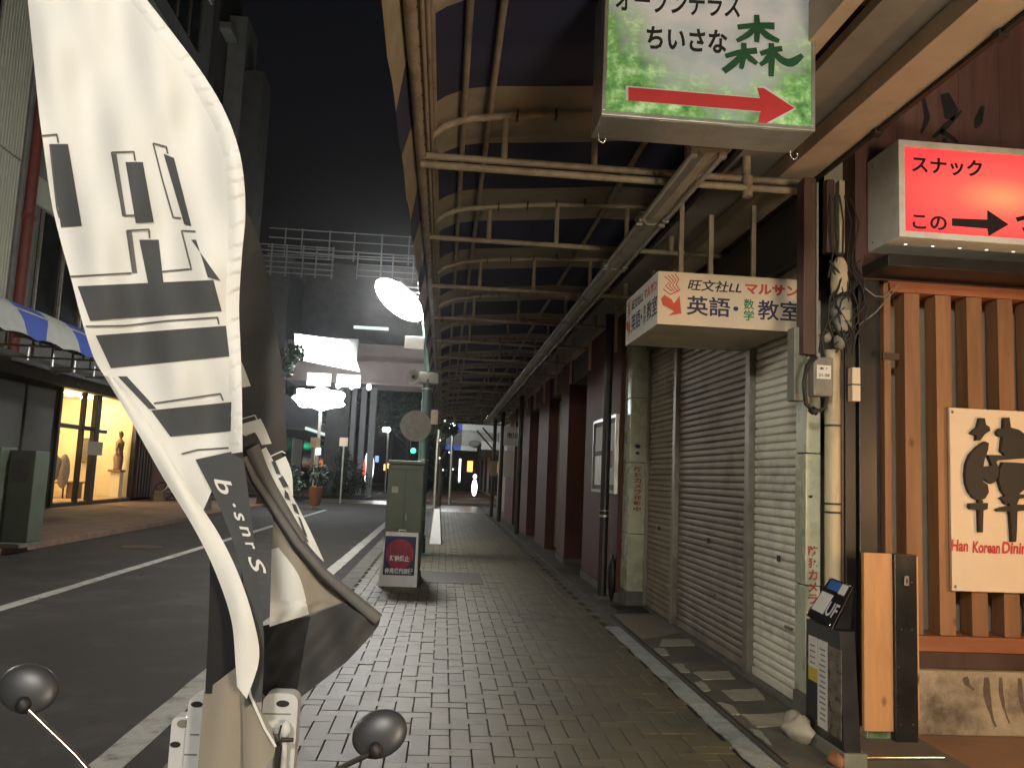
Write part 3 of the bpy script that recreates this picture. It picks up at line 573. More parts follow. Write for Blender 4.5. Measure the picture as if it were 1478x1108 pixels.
# meter with bulb-like cover
me_ = empty('electric_meter', (2.31, 4.66, 2.3), 'round glass electricity meter under a pale cap in a tangle of black cables', 'meter')
b = MB(); b.tube([(2.30,4.66,2.50),(2.30,4.66,2.56),(2.30,4.66,2.68),(2.302,4.66,2.73)], [.046,.052,.046,.022], 14); b.build('cap', 'cream_pipe', me_)
b = MB(); b.tube([(2.31,4.66,2.28),(2.31,4.66,2.31),(2.31,4.66,2.45),(2.31,4.66,2.49)], [.05,.062,.06,.046], 16); b.build('meter_body', 'grey_pvc', me_)
part('dial', 'plaster', me_, (2.28, 2.33, 4.594, 4.60, 2.34, 2.40))
b = MB(); b.ell((2.30,4.66,2.22), .04,.04,.05, 12, 8); b.ell((2.22,4.66,2.25), .03,.03,.04, 12, 8); b.build('insulator', 'grey_pvc', me_)
bx = empty('junction_box', (2.20, 4.6, 1.9), 'grey junction box with a white paper label and a looped black cable below it', 'junction box')
part('box', 'grey_pvc', bx, (2.115, 2.235, 4.60, 4.68, 1.885, 2.115), bev=.01)
part('label', 'paper', bx, (2.130, 2.215, 4.593, 4.598, 1.985, 2.065))
text('label_lettering', '東 7', (2.145,4.591,2.037), (.05,0,0), (0,0,.016), 'black_ink', bx, .01); text('label_lettering', '21-58', (2.14,4.591,1.997), (.065,0,0), (0,0,.018), 'black_ink', bx, .01)
b = MB(); b.tube([(2.13,4.60,2.11),(2.07,4.59,2.06),(2.045,4.58,1.95),(2.06,4.58,1.83),(2.11,4.58,1.785),(2.17,4.59,1.81),(2.195,4.60,1.88)], .012, 8); b.tube([(2.085,4.575,1.785),(2.10,4.575,1.80),(2.125,4.575,1.785)], .022, 8); b.build('cable_loop', 'rubber', bx)
gb = MB(); gb.box(2.03, 2.105, 4.68, 4.78, 1.86, 2.30, bev=.008); tag(gb.build('cable_cabinet', 'grey_green'), 'small weathered green-grey cabinet behind the junction box and looped cable', 'cabinet')
wb = MB(); wb.box(2.368, 2.418, 4.64, 4.70, 1.87, 2.07, bev=.005); wbo = wb.build('switch_box', 'cream_paper'); tag(wbo, 'small white plastic switch box on the dark steel channel', 'switch box')
part('strap', 'rubber', wbo, (2.366, 2.42, 4.637, 4.70, 1.965, 1.972))
cb = MB()
for k in range(16):
    x = 2.22+rnd.random()*.2; y = 4.62+rnd.random()*.06; z = 2.75-rnd.random()*.25; pts = [(x, y, z)]
    tx, tz = 2.20+rnd.random()*.24, 2.12+rnd.random()*.18
    for q in range(1, 7):
        f = q/6; pts.append((x+(tx-x)*f+.06*math.sin(f*6.28+k), y-.03*math.sin(f*3.1), z+(tz-z)*f+.02*math.cos(f*9+k)))
    cb.tube(pts, .0045+.003*rnd.random(), 6)
for k in range(5):
    cb.tube([(2.24+.03*k,4.66,3.12),(2.22+.05*k,4.65,2.95),(2.25+.03*k,4.64,2.75),(2.22+.04*k,4.64,2.6)], .004+.002*rnd.random(), 6)
tag(cb.build('cable_tangle', 'rubber'), 'loose tangle of thin black cables around the electricity meter', 'cables')
cb = MB()
cb.tube([(2.45,4.66,2.56),(2.5,4.62,2.5),(2.56,4.62,2.50),(2.62,4.64,2.56)], .004, 6); cb.tube([(2.42,4.66,2.33),(2.5,4.62,2.40),(2.58,4.6,2.5),(2.64,4.6,2.58)], .0035, 6)
tag(cb.build('thin_cable', 'grey_pvc'), 'thin grey cable running from the tangle up under the pub eave', 'cable')
for x0, x1, m_, lb in ((2.25,2.30,'brown_paint','short brown upright just right of the cable duct under the beam'),(2.33,2.365,'cream_pipe','short pale upright pipe under the tan beam near the pub boards')):
    b = MB(); b.box(x0, x1, 4.72, 4.78, 2.78, 3.24, bev=.006); tag(b.build('upright', m_), lb, 'upright')
# dark menu stand
st = empty('menu_stand', (2.1, 4.3, 0), 'narrow black menu stand with a slanted plastic-covered top and leaflets on its side', 'stand')
bs = MB(); bs.hexa([(2.03,4.07,0.06),(2.115,4.07,0.06),(2.17,4.50,0.06),(2.03,4.50,0.06)], [(2.03,4.12,0.64),(2.11,4.12,0.64),(2.17,4.50,0.64),(2.03,4.50,0.64)]); bs.build('body', 'black_gloss', st)
b = MB(); b.hexa([(2.035,4.20,0.62),(2.13,4.20,0.64),(2.17,4.50,0.64),(2.035,4.50,0.62)], [(2.185,4.31,0.81),(2.20,4.31,0.82),(2.20,4.56,0.82),(2.185,4.56,0.81)]); b.build('head', 'black_gloss', st)
part('foot', 'grey_green', st, (2.02, 2.14, 4.05, 4.52, 0.0, 0.07), bev=.006)
TL, TR, BL, BR = V(atx(1199,833,2.2)), V(atx(1232,846,2.2)), V(atx(1164,888,2.02)), V(atx(1201,907,2.02))
nrm = (TR-TL).cross(BL-TL).normalized(); nrm = nrm if nrm.x < 0 else -nrm
def onp(u, v, h=0.0): return TL*(1-u)*(1-v)+TR*u*(1-v)+BL*(1-u)*v+BR*u*v + nrm*h
def pp(name, u0, u1, v0, v1, m, h=.004):
    b = MB(); b.prism([onp(u0,v0,h), onp(u1,v0,h), onp(u1,v1,h), onp(u0,v1,h)], nrm*-.003); return b.build(name, m, st)
pp('display_board', 0, 1, 0, 1, 'black_gloss', .002); pp('blue_print', .12, .62, .04, .26, 'blue_ink', .006); pp('white_print', .62, .86, .04, .28, 'paper', .0065); pp('leaflet', .05, .50, .36, .82, 'paper', .006)
text('lettering', 'UF', onp(.55,.82,.007), onp(.93,.82,0)-onp(.55,.82,0), onp(.55,.5,0)-onp(.55,.82,0), 'white_ink', st, .02)
for u, v in ((.05,.04),(.95,.04),(.05,.96),(.95,.96)):
    b = MB(); b.ell(onp(u,v,.01), .006,.006,.006, 8, 5); b.build('stud', 'chrome', st)
for a, c, e, f, m_ in ((4.36,4.46,.40,.56,'paper'),(4.36,4.46,.33,.40,'yellow_ink'),(4.24,4.35,.12,.56,'paper'),(4.09,4.235,.12,.55,'photo_print')):
    part('leaflet', m_, st, (2.024, 2.028, a, c, e, f))
b = MB()
for k in range(14): b.box(2.0225, 2.0238, 4.26, 4.335-.03*rnd.random(), .16+k*.027, .168+k*.027)
for k in range(4): b.box(2.0225, 2.0238, 4.38, 4.44, .42+k*.03, .428+k*.03)
b.build('print_lines', 'grey_pvc', st)
rk = MB(); rk.ell((1.98,4.50,0.055), .085, .13, .07, 14, 9, fn=lambda d: 1+.22*math.sin(d.x*4+1)+.14*math.sin(d.y*7+d.z*5)); tag(rk.build('stone', 'rock'), 'pale lumpy stone beside the foot of the black menu stand', 'stone')
rk = MB(); rk.ell((2.0,4.09,0.03), .05, .06, .035, 12, 7, fn=lambda d: 1+.2*math.sin(d.x*5+2)); tag(rk.build('stone', 'terracotta'), 'small orange-tan stone at the very front of the menu stand', 'stone')
# floor reflection source: brass threshold bar
b = MB(); b.tube([(2.12,4.17,0.012),(2.62,4.20,0.012)], .011, 10); tag(b.build('threshold_bar', 'chrome'), 'shiny metal threshold bar on the ground between the menu stand and the black post', 'threshold')
def resample(P, n):
    P = [Vector((p[0], p[1])) for p in P]; 
    # smooth curve through the points
    Q = []
    for i in range(len(P)-1):
        a, b_, c, d = P[max(i-1,0)], P[i], P[i+1], P[min(i+2,len(P)-1)]
        for k in range(8):
            t = k/8; Q.append(0.5*((2*b_)+(c-a)*t+(2*a-5*b_+4*c-d)*t*t+(3*b_-a-3*c+d)*t**3))
    Q.append(P[-1]); ds = [0]
    for i in range(1, len(Q)): ds.append(ds[-1]+(Q[i]-Q[i-1]).length)
    out = []; j = 0
    for k in range(n):
        s = ds[-1]*k/(n-1)
        while j < len(ds)-2 and ds[j+1] < s: j += 1
        f = (s-ds[j])/max(1e-9, ds[j+1]-ds[j]); out.append(Q[j].lerp(Q[j+1], min(1, f)))
    return out
# ================================================================== SIGNS
# green arrow sign hanging under the canopy
gs = empty('arrow_sign', (1.12, 3.6, 3.0), 'leafy green sign with a red arrow, hanging under the canopy above the sidewalk', 'sign')
gy = 3.5; a0, a1 = aty(868,166,gy), aty(1176,191,gy)
gx0, gx1, gz0, gz1 = a0.x, a1.x, a0.z, a0.z+0.80
part('case', 'aluminium', gs, (gx0, gx1, gy+.012, gy+.26, gz0, gz1), bev=.004)
for q in ((gx0, gx1, gz0, gz0+.02), (gx0, gx1, gz1-.02, gz1), (gx0, gx0+.017, gz0+.021, gz1-.021), (gx1-.017, gx1, gz0+.021, gz1-.021)):
    part('frame', 'aluminium', gs, (q[0], q[1], gy-.006, gy+.010, q[2], q[3]), bev=.002)
part('face', 'leafy_print_glow', gs, (gx0+.018, gx1-.018, gy, gy+.008, gz0+.021, gz1-.021))
fy = gy-.0015
def gpt(px, py): q = aty(px, py, fy); return q
def gtext(txt, x0, y1, x1, y0, m, bold, name='lettering'):   # pixel box: left-bottom .. right-top
    p = gpt(x0, y1); r = gpt(x1, y1+(x1-x0)*.06); u = gpt(x0+2, y0)
    return text(name, txt, p, r-p, u-p, m, gs, bold)
gtext('オープンテラス', 888, 16, 1068, -20, 'black_ink', .025)
gtext('ちいさな', 932, 71, 1049, 37, 'black_ink', .03)
fo, fx_, fz_ = gpt(1044, 113), V(gpt(1158, 113))-V(gpt(1044, 113)), V((0,0,gpt(1100,22).z-gpt(1100,113).z))
BI = [0]
def brush(nm, off, grow, m):
    for pts, ws in (([(.17,.80),(.40,.83),(.64,.82)],[.006,.007,.011]), ([(.41,1.0),(.42,.8),(.415,.56)],[.006,.008,.005]), ([(.40,.80),(.30,.68),(.16,.58)],[.006,.008,.003]), ([(.43,.80),(.56,.66),(.70,.58)],[.006,.010,.004]),
                    ([(.02,.34),(.20,.40),(.42,.43)],[.005,.007,.009]), ([(.25,.55),(.25,.36),(.22,.14)],[.006,.008,.004]), ([(.24,.38),(.14,.24),(.0,.10)],[.006,.010,.008]), ([(.26,.38),(.36,.28),(.42,.22)],[.005,.008,.004]),
                    ([(.46,.38),(.62,.44),(.74,.46)],[.005,.007,.007]), ([(.60,.55),(.605,.3),(.60,.02)],[.006,.009,.006]), ([(.60,.40),(.54,.28),(.46,.20)],[.006,.008,.003]), ([(.62,.42),(.74,.28),(.86,.24),(1.0,.36)],[.006,.010,.015,.005])):
        b = MB(); n_ = 12; P_ = resample([(p[0]*100, p[1]*100) for p in pts], n_); W_ = [ws[min(len(ws)-1, int(i/(n_-1)*(len(ws)-1)))]*(1-(i/(n_-1)*(len(ws)-1))%1)+ws[min(len(ws)-1, int(i/(n_-1)*(len(ws)-1))+1)]*((i/(n_-1)*(len(ws)-1))%1)+grow for i in range(n_)]
        stroke(b, [(p.x/100, p.y/100) for p in P_], W_, fo, fx_, fz_, (0,-1,0)); 
        BI[0] += 1; b.v = [v_+V((0,off-(BI[0]%12)*.00012,0)) for v_ in b.v]; b.build(nm, m, gs)
brush('brush_outline', 0.0004, .0100, 'white_ink'); brush('brush_stroke', -.0020, .0065, 'green_ink')
b = MB(); AR = [(907,126),(1097,142),(1093,127),(1102,127),(1147,156),(1104,179),(1094,176),(1098,161),(907,145)]
c_ = Vector((sum(p[0] for p in AR)/9, sum(p[1] for p in AR)/9))
b.prism([aty(c_.x+(x-c_.x)*1.012+ (1.5 if x>c_.x else -2), c_.y+(y-c_.y)*1.1, fy+.0002) for x, y in AR], (0,.001,0)); b.build('arrow_outline', 'white_ink', gs)
b = MB(); b.prism([aty(x, y, fy-.001) for x, y in AR], (0,.001,0)); b.build('arrow', 'red_ink', gs)
for hx, hy in ((865,198),(1142,222)):
    c0 = aty(hx, hy, 3.66); b = MB(); b.tube([c0+V((-.004,0,.02)), c0+V((-.004,0,-.0)), c0+V((.0,0,-.02)), c0+V((.018,0,-.028)), c0+V((.032,0,-.012)), c0+V((.03,0,.004))], .0032, 7)
    b.build('hook', 'chrome', gs)
part('hanger', 'beige_steel', gs, (gx0+.1, gx0+.13, gy+.1, gy+.13, gz1, gz1+.2), (gx1-.13, gx1-.1, gy+.1, gy+.13, gz1, gz1+.2))
# English school sign box
es = empty('school_sign', (1.77, 5.5, 2.34), 'cream box sign with lettering on two sides, above the roller shutters', 'sign')
x0, x1, y0, y1, z0, z1 = 1.297, 2.21, 5.05, 5.97, 2.342, 2.684
part('box', 'plaster', es, (x0+.004, x1, y0+.004, y1, z0+.01, z1-.004))
part('front_face', 'cream_paper', es, (x0, x1, y0, y0+.003, z0, z1)); part('side_face', 'paper', es, (x0, x0+.003, y0+.0035, y1, z0, z1))
part('bottom_edge', 'rail_metal', es, (x0+.0035, x1, y0+.0035, y0+.012, z0, z0+.0095))
def sface(org, ux, uz, wd, out):
    org, ux, uz = V(org), V(ux), V(uz); H = z1-z0
    P = lambda a, c: org+ux*(a*wd)+uz*(c*H)
    def tx(s, a, c, e, f, m, bold=.02, sh=0): text('lettering', s, P(a, c), ux*((e-a)*wd), uz*((f-c)*H), m, es, bold, sh)
    tx('旺文社LL', .205, .665, .585, .885, 'black_ink', .018, .22); tx('マルサン', .61, .665, .99, .875, 'orange_ink', .045)
    tx('英語', .20, .20, .505, .57, 'navy_ink', .018); tx('数', .60, .37, .675, .57, 'bright_green_ink', .02); tx('学', .60, .16, .675, .36, 'bright_green_ink', .02); tx('教室', .70, .19, 1.0, .575, 'navy_ink', .014)
    b = MB(); b.prism([P(.545+.018*math.cos(k), .37+.045*math.sin(k)) for k in [i*math.pi/5 for i in range(10)]], V(out)*.001); b.build('dot', 'navy_ink', es)
    b = MB(); b.prism([P(a, c) for a, c in ((.05,.53),(.085,.39),(.11,.44),(.155,.30),(.175,.38),(.155,.13),(.06,.17),(.10,.22),(.02,.50))][:0] or [P(a, c) for a, c in ((.045,.55),(.095,.475),(.112,.40),(.15,.55),(.165,.22),(.075,.16),(.115,.25),(.035,.36) ,(.02,.47))], V(out)*.001)
    b.build('arrow', 'orange_ink', es)
    b = MB()
    for k in range(4):
        o = k*.024
        stroke(b, [(.042+o, .90+o*.9), (.085+o*.8, .82+o*.6), (.052+o, .72+o*.5), (.095+o*.8, .63+o*.3), (.06+o*.9, .60-o*.1)][:4], .0038, org, ux*wd, uz*H, out)
    stroke(b, [(.035,.66),(.085,.565),(.145,.65)], .004, org, ux*wd, uz*H, out)
    b.build('wave_emblem', 'orange_ink', es)
sface((x0, y0-.0015, z0), (1,0,0), (0,0,1), 1.02*(x1-x0), (0,-1,0))
sface((x0-.0015, y1, z0), (0,-1,0), (0,0,1), 0.99*(y1-y0), (-1,0,0))
part('bracket', 'beige_steel', es, (1.5, 1.53, 5.3, 5.33, z1, 3.25)); part('bracket', 'beige_steel', es, (2.0, 2.03, 5.3, 5.33, z1, 3.25))
# red snack sign
ss = empty('snack_sign', (2.9, 4.5, 2.78), 'glowing red sign with black lettering and arrow in a pale case, above the wooden slats', 'sign')
sy = 4.35; x0, x1, z0, z1 = 2.492, 3.70, 2.782, 3.352
part('case', 'white_sheet', ss, (x0, x1, sy+.012, 4.69, z0, z1), bev=.003)
for q in ((x0, x1, z0, z0+.036), (x0, x1, z1-.036, z1), (x0, x0+.036, z0+.0365, z1-.0365), (x1-.036, x1, z0+.0365, z1-.0365)):
    part('frame', 'white_sheet', ss, (q[0], q[1], sy-.012, sy+.0115, q[2], q[3]), bev=.003)
part('face', 'red_lightbox', ss, (x0+.0365, x1-.0365, sy+.002, sy+.011, z0+.0365, z1-.0365))
syf = sy+.0005
def stext(txt, xa, yb, xb, yt, bold): 
    p = aty(xa, yb, syf); r = aty(xb, yb, syf); r = V((r.x, syf, p.z)); u = aty(xa, yt, syf); text('lettering', txt, p, r-p, V((0,0,u.z-p.z)), 'black_ink', ss, bold)
stext('スナック', 1316, 249, 1418, 224, .03); stext('この', 1317, 330, 1367, 309, .03); stext('つ', 1466, 334, 1500, 309, .05)
b = MB(); b.prism([aty(x, y, syf) for x, y in ((1374,315),(1425,317),(1425,303),(1456,324),(1427,341),(1425,330),(1374,326))], (0,.001,0)); b.build('arrow', 'black_ink', ss)
for k in range(7): part('drain_hole', 'glow_soft', ss, (2.60+k*.165, 2.615+k*.165, 4.47, 4.48, z0-.001, z0+.0005))
for z_ in (2.83, 3.30): b = MB(); b.ell((2.4905, 4.63, z_), .002,.006,.006, 6, 4); b.build('screw', 'iron', ss)

# ================================================================== ARCADE CANOPY (right)
YS = [4.875+1.745*k for k in range(-2, 16)]
def canopy(loc, label, ys, mirror=None, detail=True, blue='blue_canvas', white='white_canvas'):
    ca = empty('arcade_canopy', loc, label, 'canopy')
    T = (lambda x, y, z: (mirror-x, y, z)) if mirror is not None else (lambda x, y, z: (x, y, z))
    up = [(-.24,3.27),(-.215,3.34),(-.17,3.40),(-.11,3.45),(-.03,3.49),(.06,3.518),(.3,3.555),(.57,3.587),(.83,3.61),(1.5,3.64),(2.2,3.66)]
    for i, y in enumerate(ys):
        if y < 4.5: continue
        b = MB(); b.tube([T(-.245,y,3.262), T(2.24,y,3.262)], .022, 10); b.tube([T(x,y,z) for x, z in up], .023, 10)
        for hx, hz in ((.27,3.545),(.83,3.60),(1.42,3.63),(1.80,3.65)): b.tube([T(hx,y,3.265), T(hx,y,hz)], .02 if hx < 1.7 else .027, 8)
        if abs(y-4.875) < .01:
            b.tube([T(-.235,y-.03,3.195), T(2.2,y-.03,3.195)], .023, 10); b.tube([T(1.80,y-.02,3.14), T(1.80,y-.02,3.27)], .034, 10)
        b.build('truss', 'beige_steel', ca)
        if detail:
            for hx in (.34,.58,.82,1.06): 
                zc = 3.555+.10*(hx-.3)/.9; b = MB(); b.box(hx-.006, hx+.006, y-.026, y+.026, zc-.028, zc+.03); b.build('clip', 'iron', ca)
    y0, y1 = ys[0]-.6, ys[-1]+.25
    for x, z, r in ((-.24,3.262,.030),(-.165,3.43,.019),(.01,3.535,.019),(.17,3.565,.019),(1.26,3.665,.022),(-.195,3.30,.012),(-.175,3.345,.012)):
        b = MB(); b.tube([T(x,y0,z), T(x,y1,z)], r, 10); b.build('purlin', 'beige_steel', ca)
    part('edge_beam', 'beige_steel', ca, (T(-.222,0,0)[0], T(-.205,0,0)[0], y0, y1, 3.30, 3.42))
    if detail:
        b = MB()
        for k in range(int((y1-y0)/.16)):
            y = y0+k*.16; b.tube([(-.235,y,3.235),(-.262,y+.04,3.262),(-.235,y+.08,3.292),(-.205,y+.06,3.25)], .0045, 5)
        b.build('canvas_lacing', 'brown_paint', ca, kind='stuff')
    prof = [(2.24,3.72),(1.7,3.70),(1.26,3.70),(.83,3.655),(.5,3.625),(.17,3.598),(.01,3.568),(-.10,3.515),(-.165,3.465),(-.225,3.40),(-.262,3.32),(-.285,3.24),(-.305,3.13),(-.318,3.02)]
    def sk(i): return 0 if i < 9 else (i-9)/4
    edges = []
    for y in ys: edges += [(y-.30, 'b'), (y+.52, 'w')]
    edges = [(ys[0]-.6,'w')]+edges+[(ys[-1]+.25,'w')]
    for n_ in range(len(edges)-1):
        ya, yb = edges[n_][0], edges[n_+1][0]
        if yb-ya < .05: continue
        col = white if (n_ % 2 == 1) else blue
        if n_ == 0: col = blue
        rows = []
        for s in range(9):
            f = s/8; row = []
            for i, (x, z) in enumerate(prof):
                sh0 = .38*math.sin(sk(i)*1.3)*(1 if n_ > 0 else 0); sh1 = .38*math.sin(sk(i)*1.3)*(1 if n_ < len(edges)-2 else 0)
                y = (ya+sh0*(1 if n_%2 else -1)*-0.5)*(1-f)+(yb+sh1*(1 if (n_+1)%2 else -1)*-0.5)*f
                sag = -.012*math.sin(math.pi*((y-ys[0])/1.745 % 1))
                zz = z+sag*(1 if i < 9 else 0)
                if i == len(prof)-1: zz += .045*abs(math.sin(math.pi*(y-ys[0]-.1)/1.745*2))
                row.append(T(x, y, zz))
            rows.append(row)
        b = MB(); b.grid(rows); b.build('canvas', col, ca)
    return ca
ca = canopy((1.0, 4.875, 3.26), 'long canopy of navy and white striped canvas on beige steel trusses over the near sidewalk', YS)
# boards where the canopy meets the shops
wbm = empty('canopy_wall_beam', (2.15, 10, 3.2), 'long tan beam and grey soffit boards where the near canopy meets the shop fronts', 'beam')
part('tan_beam', 'tan_board', wbm, (2.02, 2.235, 0.5, 31.5, 3.30, 3.402), bev=.004); part('drip_edge', 'iron', wbm, (2.236, 2.262, 0.5, 31.5, 3.28, 3.33)); part('grey_soffit', 'soffit', wbm, (1.74, 2.29, 0.5, 31.5, 3.405, 3.46), bev=.003)
part('pale_beam', 'tan_board', wbm, (1.58, 1.665, 0.5, 31.5, 3.40, 3.60), bev=.004)
for y in (3.1, 4.1, 6.5, 9.9, 13.4): part('rusty_bracket', 'iron', wbm, (2.225, 2.27, y, y+.05, 3.265, 3.30))
for k in range(9): part('beam_hanger', 'tan_board', wbm, (1.93, 1.965, 6.0+k*1.745, 6.035+k*1.745, 2.86, 3.403))
# fluorescent fixtures in line
fx = empty('fluorescent_fixture', (1.33, 4.15, 3.13), '', 'light fixture')
part('housing', 'fixture', fx, (1.27, 1.39, 4.16, 5.38, 3.13, 3.175), bev=.006)
b = MB(); b.add([(1.305,4.17,3.10),(1.355,4.17,3.10),(1.355,5.37,3.10),(1.305,5.37,3.10),(1.27,4.17,3.13),(1.39,4.17,3.13),(1.39,5.37,3.13),(1.27,5.37,3.13)], [(0,1,2,3),(0,4,5,1),(1,5,6,2),(2,6,7,3),(3,7,4,0)]); b.build('reflector', 'fixture', fx)
for x in (1.25, 1.41):
    b = MB(); b.tube([(x,4.22,3.115),(x,5.33,3.115)], .0155, 10); b.build('tube', 'tube_glass', fx)
    for y in (4.19, 5.345): part('socket', 'fixture', fx, (x-.022, x+.022, y-.02, y+.02, 3.095, 3.16), bev=.005)
ords = ['nearest','second','third','fourth','fifth','sixth','seventh','eighth','ninth','tenth','eleventh','twelfth','thirteenth','fourteenth','fifteenth','sixteenth','seventeenth','farthest']
for k in range(18):
    o = fx if k == 0 else copy_tree(fx)
    o.location = (1.33, 4.15+k*1.25, 3.13+rnd.uniform(-.004,.004)); tag(o, ords[k]+' unlit twin-tube fixture in the line under the near canopy' + (', its torn end cap showing' if k == 0 else ''), group='fluorescent fixtures in a line under the canopy')
b = MB(); b.tube([(1.46,4.1,3.16),(1.46,26.6,3.16)], .009, 6); tag(b.build('conduit', 'fixture'), 'thin pale conduit running beside the line of unlit fixtures', 'conduit')

# ================================================================== RED SHOP ROW (right, beyond the shutters)
rr = empty('red_building', (2.0, 14, 0), 'dark red painted shop row with recessed doors beyond the stone pillar', 'building')
part('pier', 'red_wall', rr, (2.0, 4.0, 9.37, 11.7, 0.10, 3.3), bev=.006); part('pier_base', 'apron', rr, (1.985, 4, 9.37, 11.7, 0, 0.098))
part('recess_wall', 'red_wall', rr, (3.0, 3.2, 11.7, 13.4, 0, 3.3)); part('pier', 'red_wall', rr, (2.0, 4, 13.4, 14.35, 0.08, 3.3), bev=.006); part('pier_base', 'apron', rr, (1.985, 4, 13.4, 14.35, 0, 0.078))
part('pier', 'red_wall', rr, (2.0, 4, 16.0, 17.7, 0, 3.3), bev=.006); part('pier', 'red_wall', rr, (2.0, 4, 19.6, 21.6, 0, 3.3), bev=.006); part('pier', 'red_wall', rr, (2.0, 4, 23.6, 26.5, 0, 3.3), bev=.006)
part('upper_wall', 'facade_dark', rr, (2.28, 5, 9.38, 31, 3.31, 7.5)); part('lintel', 'facade_dark', rr, (2.05, 4, 11.71, 26.4, 2.9, 3.29)) 
part('shop_window', 'dark_glass', rr, (2.5, 2.52, 21.6, 23.6, .5, 2.7))
d_o = part('door', 'grey_pvc', rr, (2.25, 2.29, 17.75, 19.55, 0.02, 2.4)); part('handle', 'rail_metal', d_o, (2.22, 2.248, 18.2, 18.23, 1.0, 1.3)); part('glass', 'dark_glass', d_o, (2.243, 2.249, 18.4, 19.3, .9, 2.2))
so = part('shutter', 'shutter_old', rr, (2.2, 2.22, 14.4, 15.95, 0.05, 2.85), label='short brown shutter between the red piers')
for k in range(36): part('slat', 'shutter_old', so, (2.18, 2.199, 14.4, 15.95, .06+k*.077, .06+k*.077+.066), bev=0)
po = empty('poster_case', (1.97, 10, 1.23), 'aluminium poster case with white notices on the red wall behind the black downpipe', 'poster case')
part('frame', 'aluminium', po, (1.955, 1.998, 9.40, 10.85, 1.20, 1.235), (1.955, 1.998, 9.40, 10.85, 2.085, 2.12), (1.955, 1.998, 9.40, 9.43, 1.236, 2.084), (1.955, 1.998, 10.82, 10.85, 1.236, 2.084))
part('backing', 'facade_grey', po, (1.985, 1.998, 9.431, 10.819, 1.236, 2.084))
for q in ((9.5,9.95,1.3,2.03,'paper'),(10.1,10.75,1.72,2.03,'paper'),(10.1,10.75,1.29,1.66,'white_sheet'),(9.62,9.85,1.5,1.7,'faded_red_ink')): part('notice', q[4], po, (1.974 if q[4]!='faded_red_ink' else 1.972, 1.979, q[0], q[1], q[2], q[3]))
b = MB(); dp = empty('downpipe', (1.86, 9.5, 0), 'black downpipe in front of the poster case on the red wall', 'downpipe')
b.tube([(1.87,9.5,0),(1.87,9.5,3.3)], .052, 14); b.build('pipe', 'dark_paint', dp)
b = MB(); b.tube([(1.87,9.5,.93),(1.87,9.5,.955)], .057, 14); b.tube([(1.87,9.5,1.0),(1.87,9.5,1.01)], .056, 14); b.build('band', 'aluminium', dp)
b = MB(); b.box(1.80, 1.95, 9.42, 9.58, 0, 0.05, bev=.01); b.build('foot', 'kerb_stone', dp)
b = MB(); b.ell((1.97,9.46,.26),.04,.1,.26,10,8); tag(b.build('bag', 'rubber'), 'dark rubbish bag slumped between the black downpipe and the stone pillar', 'bag')
for x, y, lb in ((1.80,19.8,'tall black pole standing close to the red wall before the door'),(1.72,25.0,'thin black pole under the canopy left of the white shop sign'),(1.66,27.8,'farthest black pole with a small box at the end of the shop row')):
    b = MB(); b.tube([(x,y,0),(x,y,3.3)], .06, 10); tag(b.build('pole', 'dark_paint'), lb, 'pole')
b = MB(); b.tube([(1.66,27.8,2.2),(1.05,27.9,2.85)], .03, 6); b.tube([(1.66,27.8,2.5),(1.25,27.9,2.95)], .03, 6); tag(b.build('brace', 'dark_paint'), 'pair of slanted struts reaching up from the farthest black pole', 'strut')
b = MB(); b.box(1.55,1.78,27.65,27.74,1.35,1.85,bev=.01); tag(b.build('box', 'beige_building'), 'small beige box fixed to the farthest black pole', 'box')
s3_ = empty('shop_sign', (1.8, 22, 2.2), 'small pale hanging shop sign with two black characters beside the poles', 'sign')
part('panel', 'paper', s3_, (1.56, 2.0, 22.0, 22.08, 2.17, 2.69), bev=.006); text('lettering', '市川', (1.64,21.996,2.36), (.28,0,0), (0,0,.17), 'black_ink', s3_, .04)
b = MB(); b.box(1.60,1.87,22.2,22.24,1.32,2.04,bev=.004); tag(b.build('poster', 'paper'), 'narrow white poster board standing under the small hanging shop sign', 'poster')
# building at the end of the row and across the cross street
be = empty('beige_building', (3, 33, 0), 'pale beige shop front at the far end of the near shop row', 'building')
part('wall', 'beige_building', be, (2.35, 6, 26.6, 35.8, 0, 3.2), bev=.01); part('upper_wall', 'facade_dark', be, (2.4, 6, 31.01, 35.8, 3.21, 7.5)); 
for k in range(5): part('pilaster', 'rail_metal', be, (2.31, 2.349, 27.2+k*1.8, 27.35+k*1.8, 0, 3.2))
for k in range(4): part('shutter', 'beige_building', be, (2.33, 2.345, 27.45+k*1.8, 28.9+k*1.8, 0.1, 2.6))
far = canopy((1.5, 44, 3.0), 'blue and white striped canopy on the next block, seen end-on', [44.0+1.745*k for k in range(12)], None, False, 'awning_blue', 'awning_white')
va = empty('awning_end', (1.3, 43.6, 3.0), 'blue and white striped end flap of the far canopy across the side street', 'awning')
for x0_, x1_, z0_, z1_, m_ in ((.03,.86,3.62,4.05,'awning_blue'),(.865,2.9,3.62,4.05,'awning_white'),(.05,.84,2.62,2.88,'awning_blue'),(.845,1.7,2.62,2.88,'awning_white'),(.05,.86,2.9,3.6,'banner_char')): part('stripe', m_, va, (x0_, x1_, 43.6, 43.62, z0_, z1_))
part('panel', 'facade_grey', va, (.87, 2.8, 43.66, 43.68, 2.9, 3.6)); part('white_fascia', 'far_white', va, (1.9, 3.2, 43.5, 43.56, 2.72, 3.15)); b = MB(); b.ell((1.55,43.4,3.0),.32,.05,.17,14,8); b.build('oval_sign', 'facade_dark', va)
fb = empty('far_shops', (4, 60, 0), 'row of dim shops beyond the side street on the near side', 'building')
part('wall', 'beige_building', fb, (3.2, 9, 44, 120, 0, 9)); 
